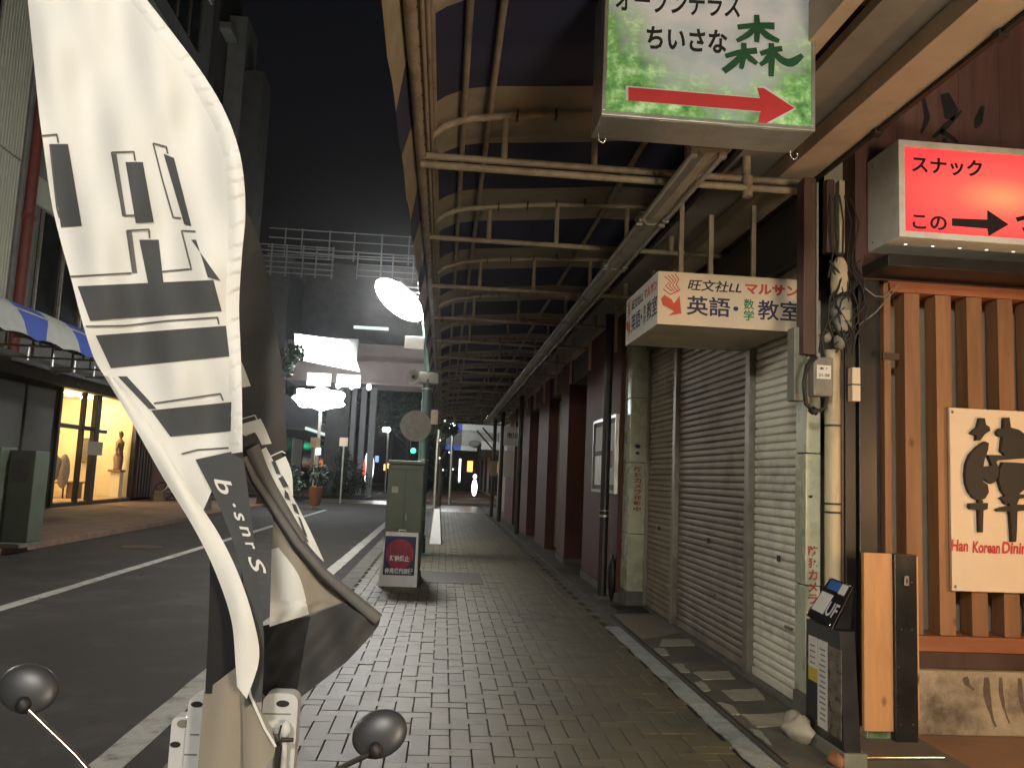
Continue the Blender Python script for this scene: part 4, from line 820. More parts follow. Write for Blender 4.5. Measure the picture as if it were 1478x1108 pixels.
for k in range(9): part('shop_front', 'dark_glass' if k % 2 else 'far_white', fb, (3.15, 3.199, 45+k*3.2, 47.6+k*3.2, .2, 2.6))
part('lit_window', 'glow_orange', fb, (1.75, 2.15, 62, 62.1, 1.6, 2.4)); part('lit_window', 'glow_soft', fb, (1.0, 1.12, 55, 55.1, .8, 2.4))
part('back_wall', 'facade_dark', fb, (0.2, 3.1, 78, 79, 0, 9))
ls = empty('lit_figure_sign', (2.15, 50, 0), 'small bright white standing sign glowing on the far sidewalk', 'sign')
b = MB(); b.box(1.75, 2.05, 50, 50.12, .0, .12, bev=.02); b.build('foot', 'dark_paint', ls)
b = MB(); b.ell((1.9,50.05,.62),.17,.09,.52,12,9); b.ell((1.9,50.05,1.28),.12,.09,.14,12,9); b.build('lit_body', 'glow_sign', ls)
# ================================================================== KERB ITEMS
ub = empty('utility_cabinet', (-.45, 10.9, 0), 'tall grey-green utility cabinet by the near kerb behind the blue poster stand', 'cabinet')
part('body', 'green_box', ub, (-.70, -.245, 10.62, 11.1, 0.08, 1.44), bev=.012); part('lid', 'green_box', ub, (-.712, -.235, 10.60, 11.12, 1.443, 1.49), bev=.012); part('plinth', 'kerb_stone', ub, (-.72, -.225, 10.6, 11.12, 0, 0.078))
for x_ in (-.475,): part('door_seam', 'dark_paint', ub, (x_-.003, x_+.003, 10.612, 10.6199, .12, 1.40))
part('door_seam', 'dark_paint', ub, (-.68, -.265, 10.612, 10.6199, 1.37, 1.376)); part('lock', 'rail_metal', ub, (-.455, -.435, 10.60, 10.6199, .74, .82), bev=.003); part('sticker', 'old_tile', ub, (-.64, -.56, 10.616, 10.6199, 1.08, 1.16))
for k in range(5): part('vent_slit', 'dark_paint', ub, (-.64, -.52, 10.613, 10.6199, .22+k*.03, .232+k*.03))
part('side_door', 'green_box', ub, (-.2445, -.235, 10.66, 11.05, .14, 1.38), bev=.004); part('handle', 'dark_paint', ub, (-.2345, -.222, 10.72, 10.75, .75, .9))
an = empty('poster_stand', (-.45, 10.2, 0), 'low white stand with a blue poster and red disc before the green cabinet', 'poster stand')
b = MB(); b.hexa([(-.70,10.0,0),(-.245,10.0,0),(-.245,10.45,0),(-.70,10.45,0)], [(-.655,10.17,.62),(-.265,10.17,.62),(-.265,10.26,.62),(-.655,10.26,.62)]); b.build('body', 'white_plastic', an)
def ap(x, z, h=.004): return V((x, 10.0+.17*z/.62-h, z))
def apq(name, x0, x1, z0, z1, m, h): b = MB(); b.prism([ap(x0,z0,h), ap(x1,z0,h), ap(x1,z1,h), ap(x0,z1,h)], (0,.003,0)); return b.build(name, m, an)
apq('poster', -.655, -.285, .13, .575, 'navy_ink', .004)
b = MB(); b.prism([ap(-.47+.165*math.cos(a), .37+.175*math.sin(a), .006) for a in [k*math.pi/10 for k in range(20)]], (0,.001,0)); b.build('red_disc', 'magenta_ink', an)
text('lettering', '仲見世商店街', ap(-.635,.145,.0075), (.33,0,0), ap(0,.065,0)-ap(0,0,0), 'white_ink', an, .045)
text('lettering', '駐輪禁止', ap(-.585,.285,.0075), (.23,0,0), ap(0,.07,0)-ap(0,0,0), 'white_ink', an, .03)
b = MB(); b.tube([(-.5,10.215,.62),(-.5,10.215,.645),(-.42,10.215,.645),(-.42,10.215,.62)], .008, 6); b.build('handle', 'white_plastic', an)
wa = empty('white_board_stand', (-.08, 16.3, 0), 'thin white folding board standing beyond the green cabinet at the foot of the lamp post', 'board stand')
b = MB(); b.hexa([(-.2,16.2,0),(.03,16.2,0),(.03,16.24,0),(-.2,16.24,0)], [(-.14,16.42,.66),(-.04,16.42,.66),(-.04,16.46,.66),(-.14,16.46,.66)]); b.build('panel', 'white_plastic', wa)
b = MB(); b.tube([(.035,16.2,0),(-.03,16.43,.68)], .012, 6); b.tube([(.035,16.62,0),(-.03,16.45,.68)], .012, 6); b.build('frame', 'dark_paint', wa)
# street lamps
def street_lamp(x, y, label, globe, detail=True):
    sl = empty('street_lamp', (x, y, 0), label, 'street lamp', 'green street lamps along the kerbs')
    b = MB(); b.tube([(x,y,0),(x,y,.3),(x,y,.32),(x,y,2.6),(x+.01,y,3.0),(x-.03,y,3.5),(x-.09,y,3.9),(x-.12,y,4.75)], [.12,.11,.088,.08,.07,.065,.06,.045], 14); b.build('post', 'post_green', sl)
    b = MB(); b.box(x-.2, x+.2, y-.2, y+.2, -.02, .03, bev=.01); b.build('base_plate', 'post_green', sl)
    for z in (1.55, 2.1, 2.75): b = MB(); b.tube([(x,y,z),(x,y,z+.025)], .092, 12); b.build('band', 'aluminium', sl)
    b = MB()
    for z in (4.05, 4.13, 4.42, 4.5): b.tube([(x-.1,y,z), (x-.45,y,z)], .014, 8)
    b.build('bracket', 'aluminium', sl)
    rt = Matrix.Rotation(math.radians(38), 3, 'Y'); hd = MB(); hd.ell((0,0,0), .50,.20,.23, 20, 12)
    b = MB(); b.add([V((x-.56,y,4.27))+rt@q for q in hd.v], hd.f, 0, True); b.build('lit_head', globe, sl)
    hd = MB(); hd.box(-.2,.2,-.08,.08,.2,.25,bev=.02); b = MB(); b.add([V((x-.56,y,4.27))+rt@q for q in hd.v], hd.f); b.build('heat_sink', 'aluminium', sl)
    if detail:
        b = MB(); b.ell((x-.20,y-.1,4.56), .06,.06,.06, 10, 8); b.build('small_lamp', 'glow_soft', sl)
        part('white_box', 'far_white', sl, (x-.42, x-.09, y-.08, y+.08, 3.42, 3.64), bev=.01)
    return sl
slA = street_lamp(-.35, 14.0, 'green street lamp with a dazzling white head, behind the green cabinet', 'lamp_globe')
slC_added = street_lamp(-6.3, 7.0, 'unseen green street lamp added on the far kerb to light the left side', 'added_lamp_near', False)  # off-frame lamp added to light the left facades and the road
slB_added = street_lamp(-.62, -2.6, 'unseen green street lamp added behind the camera to light the banners and pavement', 'added_lamp_near', False)  # made-up lamp behind the camera, added to light banners and pavement
hs = empty('horn_speaker', (-.45, 13.9, 2.94), 'pale horn loudspeaker on the green lamp post', 'loudspeaker')
b = MB(); b.tube([(-.60,13.72,2.93),(-.58,13.78,2.93),(-.54,13.9,2.94),(-.50,14.0,2.94)], [.13,.075,.045,.04], 16, caps=False); b.build('horn', 'far_white', hs)
b = MB(); b.ell((-.585,13.77,2.93), .03,.03,.03, 8, 6); b.build('driver', 'iron', hs)
part('driver_box', 'far_white', hs, (-.50, -.16, 13.93, 14.15, 2.85, 3.05), bev=.03)
rs = empty('round_road_sign', (-.48, 13.9, 2.1), 'round grey road sign seen from behind on the green lamp post', 'road sign')
b = MB(); b.tube([(-.50,13.87,2.12),(-.50,13.885,2.12)], .26, 26, smooth=False); b.build('disc', 'grey_pvc', rs); part('bar', 'grey_pvc', rs, (-.68,-.28,13.855,13.868,2.2,2.23)); part('bar', 'grey_pvc', rs, (-.68,-.28,13.855,13.868,2.0,2.03))
b = MB(); b.box(-.26,-.14,13.84,13.9,2.16,2.40,bev=.006); tag(b.build('notice_box', 'tan_board'), 'small tan notice on the right of the lamp post beside the round sign', 'notice')
b = MB(); b.tube([(-.18,20,0),(-.18,20,2.0),(-.16,20,2.4)], .035, 8); tag(b.build('thin_pole', 'aluminium'), 'thin pale pole on the near sidewalk just right of the green lamp post', 'pole')

# ================================================================== FOLIAGE
def foliage(b, c, rad, n, size, rg, mi=0, squash=.8, clumps=9):
    c = V(c); cl = [(c+Vector((rg.gauss(0,.45)*rad, rg.gauss(0,.45)*rad, rg.gauss(0,.42)*rad*squash)), rad*rg.uniform(.28,.5)) for _ in range(clumps)]
    for _ in range(n):
        q, r = cl[rg.randrange(clumps)]
        d = Vector((rg.gauss(0,1), rg.gauss(0,1), rg.gauss(0,1))).normalized()*r*rg.random()**.4; p = q+d
        a = Vector((rg.gauss(0,1), rg.gauss(0,1), rg.gauss(0,1))).normalized(); e = a.orthogonal().normalized(); s = size*rg.uniform(.6,1.4)
        b.add([p-a*s*.5, p+e*s*.22, p+a*s*.5, p-e*s*.22], [(0,1,2,3)], mi)
def tree(name, x, y, h, rad, label, m='leaf_mid', n=3200, size=.22, cat='tree', clumps=12):
    t = empty(name, (x, y, 0), label, cat); rg = random.Random(int(x*10+y))
    b = MB(); b.tube([(x,y,-.1),(x+.05,y,h*.3),(x-.05,y,h*.55),(x,y,h*.8)], [h*.028,h*.022,h*.016,h*.006], 8)
    for k in range(6):
        a = rg.random()*6.28; z = h*(.35+.07*k); b.tube([(x,y,z),(x+math.cos(a)*rad*.4,y+math.sin(a)*rad*.4,z+rad*.25),(x+math.cos(a)*rad*.8,y+math.sin(a)*rad*.8,z+rad*.6)], [h*.01,h*.007,.01], 6)
    b.build('trunk', 'bark', t); b = MB(); foliage(b, (x,y,h-rad*.8), rad, n, size, rg, clumps=clumps); b.build('crown', m, t); return t
def bush(x, y, rad, h, label, pot=None, m='leaf_dark', n=1800):
    t = empty('shrub', (x, y, 0), label, 'shrub'); rg = random.Random(int(x*7+y*3)); b = MB()
    foliage(b, (x,y,h*.55), rad, n, .14, rg, squash=h/(2*rad)*1.1, clumps=10); b.build('foliage', m, t)
    b = MB()
    for k in range(5): b.tube([(x+.1*k-.2,y,0),(x+.2*k-.4,y+.1,h*.7)], .015, 5)
    b.build('stem', 'bark', t)
    if pot: b = MB(); b.tube([(x+pot,y-.2,0),(x+pot,y-.2,.1),(x+pot,y-.2,.62),(x+pot,y-.2,.68)], [.16,.19,.24,.22], 14); pp_ = b.build('plant_pot', 'terracotta'); tag(pp_, 'terracotta pot at the right of the large dark shrub on the far kerb', 'plant pot')
    return t
bush(-5.55, 31, .85, 1.75, 'large dark shrub on the far kerb beside the terracotta pot', .95)
bush(-5.0, 44.5, 1.15, 1.7, 'broad dark shrub on the far kerb left of the bright red and white sign')
bush(-5.9, 40.5, .6, 1.1, 'smaller shrub between the two larger ones on the far kerb')
tree('street_tree', -6.5, 30.6, 5.9, 1.0, 'leafy street tree lit white by the lamp on the far kerb', 'leaf_mid', 3600, .2)
tree('street_tree', -6.2, 56, 8, 2.4, 'street tree beyond the footbridge on the far side', 'leaf_mid', 3000, .35)
tree('street_tree', -3.0, 68, 8.6, 2.3, 'tall dark tree in the distance right of the pale columns', 'leaf_mid', 3600, .5)
tree('street_tree', -5.6, 64, 8.4, 2.2, 'broad dark tree in the distance behind the pale columns', 'leaf_dark', 3600, .55)
tree('street_tree', 0.2, 74, 7, 2.0, 'street tree on the near side far beyond the lamp post', 'leaf_dark', 2600, .35)
tree('garden_tree', -0.15, 35.2, 3.9, .75, 'slim leafy tree lit from below on the near kerb right of the lamp post', 'leaf_mid', 1800, .13)
bush(0.15, 52, .9, 1.9, 'dark shrub on the near sidewalk across the side street')
sl_ = empty('string_lights', (0, 34.7, 1.5), 'few white string lights in the slim tree right of the lamp post', 'string lights')
for k in range(8): fl = MB(); fl.ell((-.1+rnd.uniform(-.35,.5), 34.7, 1.5+rnd.random()*2.3), .03,.03,.035, 6, 4); fl.build('bulb', 'glow_soft', sl_)

# ================================================================== LEFT SIDE OF THE STREET
FX = -10.4
lb = empty('siding_building', (FX-2, 16, 0), 'building with pale corrugated siding, dark windows and a rust-red pipe, far side of the street', 'building')
part('lower_wall', 'facade_dark', lb, (FX-6, FX-.02, 4, 23.0, 0, 3.9)); part('upper_wall', 'facade_grey', lb, (FX-6, FX-.06, 4, 20.05, 3.91, 16))
b = MB(); prof = []
for k in range(int(13.5/.12)):
    y = 6.5+k*.12; prof += [(FX-.05, y), (FX-.02, y+.02), (FX-.02, y+.06), (FX-.05, y+.08)]
b.grid([[(x,y,z) for x, y in prof] for z in (4.7, 8.3)], smooth=False); b.grid([[(x+.01,y,z) for x, y in prof] for z in (8.34, 12.1)], smooth=False); b.grid([[(x,y,z) for x, y in prof] for z in (12.14, 16)], smooth=False); b.build('siding', 'siding', lb)
for y0, z0, y1, z1 in ((16.3,9.6,18.3,11.6),(13.2,9.6,15.2,11.6)):
    wn = part('window', 'rail_metal', lb, (FX-.03, FX+.03, y0, y1, z0, z1)); part('pane', 'dark_glass', wn, (FX+.031, FX+.04, y0+.08, y1-.08, z0+.08, z1-.08))
b = MB(); b.tube([(FX+.1,20.25,3.6),(FX+.1,20.25,16)], .13, 10); b.build('pipe', 'rust_pipe', lb)
b = MB(); b.box(FX+.02,FX+.2,20.1,20.4,7.0,7.15); b.build('pipe_clamp', 'rust_pipe', lb)
nb = empty('concrete_building', (FX-2, 26, 0), 'dark concrete building with tall mullioned windows above the lit shop', 'building')
part('upper_wall', 'facade_grey', nb, (FX-6, FX, 20.06, 33, 3.7, 22)); 
for r in range(4):
    z0 = 4.9+r*4.1; fr = part('window', 'dark_glass', nb, (FX+.001, FX+.02, 21.0, 31.5, z0, z0+2.6))
    for k in range(9): part('mullion', 'rail_metal', fr, (FX+.02, FX+.08, 21.0+k*1.3, 21.07+k*1.3, z0, z0+2.6))
    part('band', 'siding', nb, (FX+.001, FX+.10, 20.5, 32.5, z0+2.62, z0+3.3), bev=.02)
tb = empty('tall_dark_building', (-12, 40, 0), 'tall dark building with ledges rising behind the white banner', 'building')
part('tower', 'facade_dark', tb, (-16, -10.2, 33.1, 36.4, 0, 24)); part('stair_tower', 'facade_grey', tb, (-10.15, -9.4, 34.4, 36.3, 3, 20.5))
for k in range(5): part('ledge', 'facade_grey', tb, (-10.19, -9.7, 33.1, 34.3, 4+k*3.8, 4.3+k*3.8), bev=.03)
part('slanted_roof', 'facade_dark', tb, (-9.38, -8.6, 34.6, 36.2, 3, 18.2))
gb_ = empty('grey_building', (-9, 46, 0), 'dim grey building on the far corner past the side street', 'building')
part('wall', 'facade_dark', gb_, (-16, -8.6, 43.3, 70, 0, 11.8)); part('parapet', 'facade_dark', gb_, (-16, -8.5, 43.2, 70, 11.81, 12.4))
for k in range(5): part('shop_front', 'far_white' if k % 2 else 'dark_glass', gb_, (-8.59, -8.5, 44+k*3.4, 47.0+k*3.4, .2, 3.0))
for k in range(6): part('window', 'dark_glass', gb_, (-8.59, -8.55, 44.5+k*3.6, 46.5+k*3.6, 5.2, 7.2))
part('glowing_awning_edge', 'glow_tube', gb_, (-7.35, -7.3, 44, 60, 3.35, 3.5)); part('awning', 'facade_dark', gb_, (-8.5, -7.36, 44, 60, 3.3, 3.45))  # no lamp here: the awning edge's brightness is put in as emission
bb = empty('blocky_far_building', (-3, 110, 0), 'black mass of buildings closing the view above the footbridge', 'building')
part('wall', 'facade_dark', bb, (-60, -7, 101, 112, 0, 26)); part('wall', 'facade_dark', bb, (-1, 40, 122, 130, 0, 18))
db = empty('dark_hall', (-5, 43.6, 0), 'wide dark storey above the footbridge with a faint tube light', 'building')
part('wall', 'facade_dark', db, (-12, 2.8, 47.6, 50, 8.6, 13.2)); part('tube_light', 'glow_tube', db, (-5.6, -3.6, 47.5, 47.59, 9.45, 9.62))
# footbridge with lights
br = empty('footbridge', (-3.5, 42, 6), 'pinkish grey footbridge crossing the street, lit by bright floodlights on its left half', 'footbridge')
part('girder', 'bridge', br, (-9.2, 2.2, 44.0, 47.5, 5.95, 7.1), bev=.03); part('parapet', 'bridge', br, (-9.2, 2.2, 44.2, 44.32, 7.1, 8.1), bev=.02); part('flange', 'bridge', br, (-9.2, 2.2, 43.88, 43.99, 5.9, 6.02)); part('flange', 'bridge', br, (-9.2, 2.2, 43.9, 43.99, 7.02, 7.14))
part('parapet', 'bridge', br, (-9.2, 2.2, 47.3, 47.42, 7.1, 8.1))
for k, x in enumerate((-5.75,-5.05,-4.15)):
    b = MB(); b.ell((x,43.7,5.72),.13,.13,.17,10,7); b.build('downlight', 'glow_cool', br)
for x0, x1 in ((-5.25,-5.0),(-4.75,-4.45),(-4.25,-3.9)): part('column', 'column', br, (x0, x1, 46.0, 46.4, 0, 5.94), bev=.02)
part('column_wall', 'facade_dark', br, (-6.6, -5.35, 46.1, 46.3, 0, 5.94))
fl_ = empty('floodlight_bank', (-6, 40, 7.2), 'very bright white floodlight bank in front of the footbridge', 'floodlight')
b = MB(); b.hexa([(-7.35,40,6.55),(-4.3,40,6.1),(-4.3,40.3,6.1),(-7.35,40.3,6.55)], [(-7.5,40,7.75),(-4.9,40,7.55),(-4.9,40.3,7.55),(-7.5,40.3,7.75)]); b.build('panel', 'glow_cool', fl_)
part('housing', 'aluminium', fl_, (-7.4, -4.5, 40.31, 40.5, 6.6, 7.7)); part('arm', 'aluminium', fl_, (-6.1, -6.0, 40.5, 44, 6.9, 7.0))
for k in range(2): part('lower_panel', 'glow_soft', fl_, (-7.2+k*1.5, -6.0+k*1.5, 42.6, 42.7, 5.55, 6.2), bev=.03)
# far kerb lamp
fk = empty('street_lamp', (-4.45, 30, 0), 'far street lamp with its wide glare built as a lit head beside the large dark shrub', 'street lamp')
lx = -4.95
b = MB(); b.tube([(lx+.2,31.6,-.1),(lx+.2,31.6,3.6)], .06, 8); b.build('post', 'aluminium', fk)
b = MB(); b.ell((lx+.1,31.5,3.95), 1.0,.42,.40, 26, 16, fn=lambda d: 1+.10*math.sin(d.x*9+1)+.08*math.sin(d.z*7+d.x*5)); b.build('lit_head', 'lamp_globe_far', fk)  # the lamp's glare is put into the shape of this swollen head
for x, y, z, m_, lb_ in ((-4.72,30.8,2.35,'tan_board','orange parking sign on the pole under the far street lamp'),(-4.35,36.2,2.6,'cream_paper','pale square sign on a thin pole by the broad shrub')):
    e_ = empty('square_sign', (x, y, 0), lb_, 'sign'); b = MB(); b.tube([(x,y,-.1),(x,y,z)], .04, 7); b.build('pole', 'aluminium', e_)
    part('plate', m_, e_, (x-.19, x+.17, y-.06, y-.04, z-.25, z+.12), bev=.004)
b = MB(); b.box(-4.68,-4.52,30.7,30.78,1.85,2.08); tag(b.build('lit_box', 'glow_soft'), 'tiny lit white box below the orange parking sign', 'light')
rw = empty('lit_vending_sign', (-4.6, 52, 0), 'tall glowing white and red oval sign on the far kerb in the distance', 'sign')
b = MB(); b.ell((-4.62,52,1.55), .3,.12,1.15, 14, 10); b.build('lit_face', 'glow_sign', rw); b = MB(); b.ell((-4.86,52.02,1.45), .16,.12,.6, 10, 8); b.build('red_face', 'glow_red', rw); part('foot', 'dark_paint', rw, (-4.85,-4.4,51.9,52.1,-.05,.42))
for x, y, h, m_, lb_ in ((-4.1,60,4.2,'lamp_mid','distant bright street lamp with a blue-lit post in the middle of the view'),(-3.3,80,4.9,'glow_soft','most distant small street lamp right of the bright one'),(-2.25,95,9.3,'glow_soft','small high light among the distant trees'),(.35,40.6,3.55,'lamp_mid','bright lamp assumed over the side street corner on the near side')):  # the near-side corner lamp is assumed, put there to light the ground band
    e_ = empty('street_lamp', (x, y, 0), lb_, 'street lamp'); b = MB(); b.tube([(x,y,-.1),(x,y,h)], .07, 6); b.build('post', 'aluminium', e_); b = MB(); b.ell((x-.15,y,h+.15), .28 if h < 4.5 else .2, .2, .17, 10, 7); b.build('lamp', m_, e_)
tl = empty('traffic_light', (-3.1, 84, 0), 'distant traffic light showing green', 'traffic light'); b = MB(); b.tube([(-3.7,84,0),(-3.7,84,4.2),(-3.1,84,4.2)], .06, 6); b.build('post', 'dark_paint', tl); part('housing', 'dark_paint', tl, (-3.9,-2.7,83.9,84.1,3.3,3.8)); b = MB(); b.ell((-3.15,83.85,3.55),.26,.1,.26,10,7); b.build('green_lamp', 'glow_green', tl)
for x, z, m_, lb_ in ((-5.55,1.75,'glow_orange','small orange light low in the distance'),(-5.2,1.95,'glow_orange','second small orange light low in the distance, slightly higher'),(-6.4,2.5,'glow_blue','small blue light on the distant left side'),(-3.0,2.0,'glow_soft','small pale light below the green traffic light')):
    b = MB(); b.box(x-.17,x+.17,79.9,80,z-.3,z+.3,bev=.05); tag(b.build('shop_light', m_), lb_, 'light')
# steel gantries high across the street
for gi, (x0, x1, y, zs, vx, lb_) in enumerate((( -6.8,-.9,30,(10.0,9.66,9.3,9.05),(-6.2,-5.6,-4.6,-3.7,-2.7,-1.7),'upper steel rail gantry strung high across the street'),(-6.7,-4.1,28,(8.85,8.65,8.45,8.27,8.08,7.9),(-6.2,-5.7,-5.15,-4.7,-4.15),'lower left steel grid of the gantry high over the street'),(-3.3,-1.3,28,(8.75,8.55,8.35,8.15,7.95),(-3.3,-2.5,-2.1,-1.4),'lower right steel grid of the gantry above the bright lamp'))):
    g_ = empty('rail_gantry', ((x0+x1)/2, y, zs[-1]), lb_, 'gantry')
    for z in zs: b = MB(); b.tube([(x0,y,z),(x1,y,z)], .022, 5); b.build('rail', 'gantry_steel', g_)
    for x in vx: b = MB(); b.tube([(x,y-.04,zs[0]+.03),(x,y-.04,zs[-1]-.12)], .028, 5); b.build('upright', 'gantry_steel', g_)
b = MB(); b.tube([(-9.5,30,8.3),(-6.8,30,8.2)], .04, 5); b.tube([(-9.5,28,8.7),(-4.0,28,8.6),(-.5,28,8.7)], .025, 5); tag(b.build('support_wire', 'gantry_steel'), 'thin support wires holding the steel gantry over the street', 'wire')
# far-side canopy (mirrored), building front under it
lc = canopy((-8, 12, 3.3), 'blue and white striped canopy along the far sidewalk', [8.0+1.745*k for k in range(14)], -6.35, False, 'awning_blue', 'awning_white')
sf = empty('dark_shop_front', (FX, 16, 0), 'closed dark shop front under the far canopy, left of the lit shop', 'shop')
for y0, y1, m_ in ((9,12.5,'facade_grey'),(12.7,16.5,'dark_glass'),(16.8,19.4,'facade_grey'),(19.6,21.1,'shop_panel'),(21.25,22.7,'shop_panel')): part('panel', m_, sf, (FX, FX+.05, y0, y1, .12, 3.1), bev=.01)
part('fascia', 'facade_dark', sf, (FX, FX+.3, 8, 33, 3.22, 3.75)); 
for k in range(8): part('bracket', 'aluminium', sf, (FX+.31, FX+.36, 20.4+k*1.25, 20.47+k*1.25, 3.62, 3.95))
part('rail', 'brown_paint', sf, (FX+.31, FX+.40, 19.6, 30.5, 3.5, 3.6))
b = MB(); b.tube([(FX+.8,21.0,3.45),(FX+.8,21.6,3.5)], .04, 7); b.ell((FX+.8,20.9,3.42), .12,.2,.08, 10, 7); tag(b.build('security_camera', 'grey_pvc'), 'small grey camera under the far canopy left of the lit shop', 'camera')
# lit shop
lt = empty('lit_shop', (FX, 26, 0), 'warmly lit shop window with a statue on a pedestal, far side of the street', 'shop')
Y0, Y1, ZT = 23.05, 28.7, 3.15
part('back_wall', 'shop_wall', lt, (FX-3.2, FX-3.1, Y0, Y1+.6, .1, 3.4)); part('side_wall', 'shop_wall', lt, (FX-3.1, FX-.05, Y1+.05, Y1+.15, .1, 3.4)); part('side_wall', 'shop_wall', lt, (FX-3.1, FX-.05, Y0-.1, Y0, .1, 3.4)); part('ceiling', 'shop_wall', lt, (FX-3.1, FX-.05, Y0, Y1, 3.3, 3.4)); part('floor', 'shop_floor', lt, (FX-3.1, FX, Y0, Y1, .06, .12))
for y, wd in ((23.0,.14),(24.55,.1),(25.35,.34),(28.65,.12)): part('mullion', 'dark_paint', lt, (FX-.08, FX+.06, y, y+wd, .06, 3.22), bev=.01)
part('transom', 'dark_paint', lt, (FX-.05, FX+.04, 23.14, 25.34, 2.15, 2.27)); part('sill', 'dark_paint', lt, (FX-.06, FX+.05, 23.0, 28.7, .0, .10)); part('transom', 'dark_paint', lt, (FX-.05, FX+.04, 25.7, 26.3, 2.12, 2.22))
for y in (25.9, 26.9, 27.9): b = MB(); b.ell((FX-1.0,y,3.24),.10,.14,.05,10,6); b.build('downlight', 'shop_lamp', lt)
b = MB(); b.ell((FX-1.6,26.3,2.35),.09,.09,.11,10,8); b.tube([(FX-1.6,26.3,2.45),(FX-1.6,26.3,3.3)], .012, 5); b.build('pendant', 'shop_lamp', lt)
b = MB(); b.ell((FX-2.4,24.2,2.3),.10,.10,.14,10,8); b.build('pendant', 'shop_lamp', lt)
part('paper_notice', 'paper', lt, (FX+.065, FX+.07, 24.95, 26.0, 1.45, 1.85))
for q, m_ in (((FX-2.6,FX-2.55,24.0,24.9,.7,2.1),'linen'),((FX-1.2,FX-1.1,23.3,23.9,.12,.9),'shop_floor'),((FX-1.5,FX-.9,26.0,27.4,.55,.62),'shop_floor')): part('display', m_, lt, q, bev=.01)
b = MB()
for y in (26.1, 27.3):
    for x in (FX-1.4, FX-1.0): b.tube([(x,y,.12),(x,y,.56)], .025, 5)
b.build('bench_leg', 'dark_paint', lt)
b = MB(); b.ell((FX-.5,24.15,1.1),.2,.28,.42,10,8,fn=lambda d: 1+.15*math.sin(d.z*6)); b.ell((FX-.45,24.75,.95),.16,.2,.5,10,8); tag(b.build('clothes_display', 'linen'), 'pale draped garments on stands behind the left panes of the lit shop', 'garments')
su = empty('statue', (FX-.9, 27.8, 0), 'brown female statue on a pedestal in the lit shop window', 'statue'); SY = atx(171,660,FX-.3).y
part('pedestal', 'shop_wall', su, (FX-.46, FX-.14, SY-.16, SY+.16, .12, .95), bev=.01); part('slab', 'statue', su, (FX-.5, FX-.1, SY-.28, SY+.2, .951, 1.02), bev=.01)
b = MB(); sx, syy = FX-.3, SY
b.tube([(sx,syy,1.02),(sx,syy+.02,1.2),(sx,syy-.01,1.42),(sx,syy+.02,1.58),(sx,syy+.02,1.75),(sx,syy+.03,1.92),(sx,syy+.04,2.02),(sx,syy+.05,2.06)], [.13,.14,.16,.105,.13,.14,.05,.045], 12)
b.ell((sx,syy+.06,2.17),.075,.085,.11,10,8); b.ell((sx,syy+.0,2.24),.07,.07,.06,8,6)
b.tube([(sx,syy-.12,1.9),(sx,syy-.24,1.68),(sx,syy-.16,1.5)], [.045,.04,.03], 8); b.tube([(sx,syy+.16,1.9),(sx,syy+.2,1.68),(sx+.08,syy+.1,1.55)], [.045,.04,.03], 8); b.build('figure', 'statue', su)
b = MB()
for k in range(6): b.box(FX+.02, FX+.12, 28.85+k*.28, 28.98+k*.28, .1, 3.1)
tag(b.build('slatted_screen', 'brown_paint'), 'dark slatted screen right of the lit shop window', 'screen')
b = MB(); b.box(FX-.1, FX+.05, 30.6, 33, .0, 3.2); tag(b.build('red_shop_front', 'red_wall'), 'dim red shop front behind the row of bicycles', 'shop front')
b = MB(); b.box(FX+.06, FX+.08, 31.2, 32.4, 1.2, 1.6); tag(b.build('red_sign', 'glow_red'), 'low red glowing sign behind the bicycles', 'sign'); MATS['glow_red'].node_tree.nodes['Emission'].inputs[1].default_value = 1.2
b = MB(); b.box(FX+.6, FX+.9, 29.3, 29.6, 0, .35, bev=.02); tag(b.build('planter_block', 'kerb_stone'), 'small pale block on the sidewalk left of the bicycles', 'block')
# bicycles
def bicycle():
    e = empty('bicycle', (0,0,0), '', 'bicycle')
    def ring(cx, r, t, name, m):
        b = MB(); pts = [(cx+r*math.cos(a), 0, .33+r*math.sin(a)) for a in [k*math.pi/9 for k in range(19)]]; b.tube(pts, t, 5, caps=False); return b.build(name, m, e)
    for cx in (-.52, .52):
        wl = ring(cx, .31, .02, 'wheel', 'rubber'); b = MB()
        for k in range(8): a = k*math.pi/4; b.tube([(cx,0,.33),(cx+.3*math.cos(a),0,.33+.3*math.sin(a))], .004, 3)
        b.build('spokes', 'aluminium', wl)
    b = MB()
    for p in (((-.52,0,.33),(-.15,0,.30)),((-.15,0,.30),(-.28,0,.80)),((-.15,0,.30),(.38,0,.72)),((-.25,0,.70),(.36,0,.78)),((-.52,0,.33),(-.26,0,.72)),((.52,0,.33),(.36,0,.88))): b.tube(p, .016, 6)
    b.build('frame', 'aluminium', e)
    b = MB(); b.tube([(.36,0,.88),(.36,0,.98),(.33,0,1.0)], .013, 6); b.tube([(.18,-.28,1.0),(.34,-.1,1.02),(.34,.1,1.02),(.18,.28,1.0)], .013, 6); b.build('handlebar', 'chrome', e)
    b = MB(); b.tube([(-.28,0,.80),(-.29,0,.90)], .012, 6); b.ell((-.30,0,.93),.13,.07,.035,10,6); b.build('saddle', 'rubber', e)
    b = MB(); b.box(.42,.66,-.14,.14,.72,.92,bev=.02); b.build('basket', 'iron', e)
    return e
bk = bicycle(); ds = ['leftmost bicycle of the parked row beside the slatted screen','second bicycle of the row in front of the dim red shop','third bicycle of the row, mostly behind the second','fourth bicycle of the row in front of the dim red shop','rightmost bicycle, nearest the edge of the white banner']
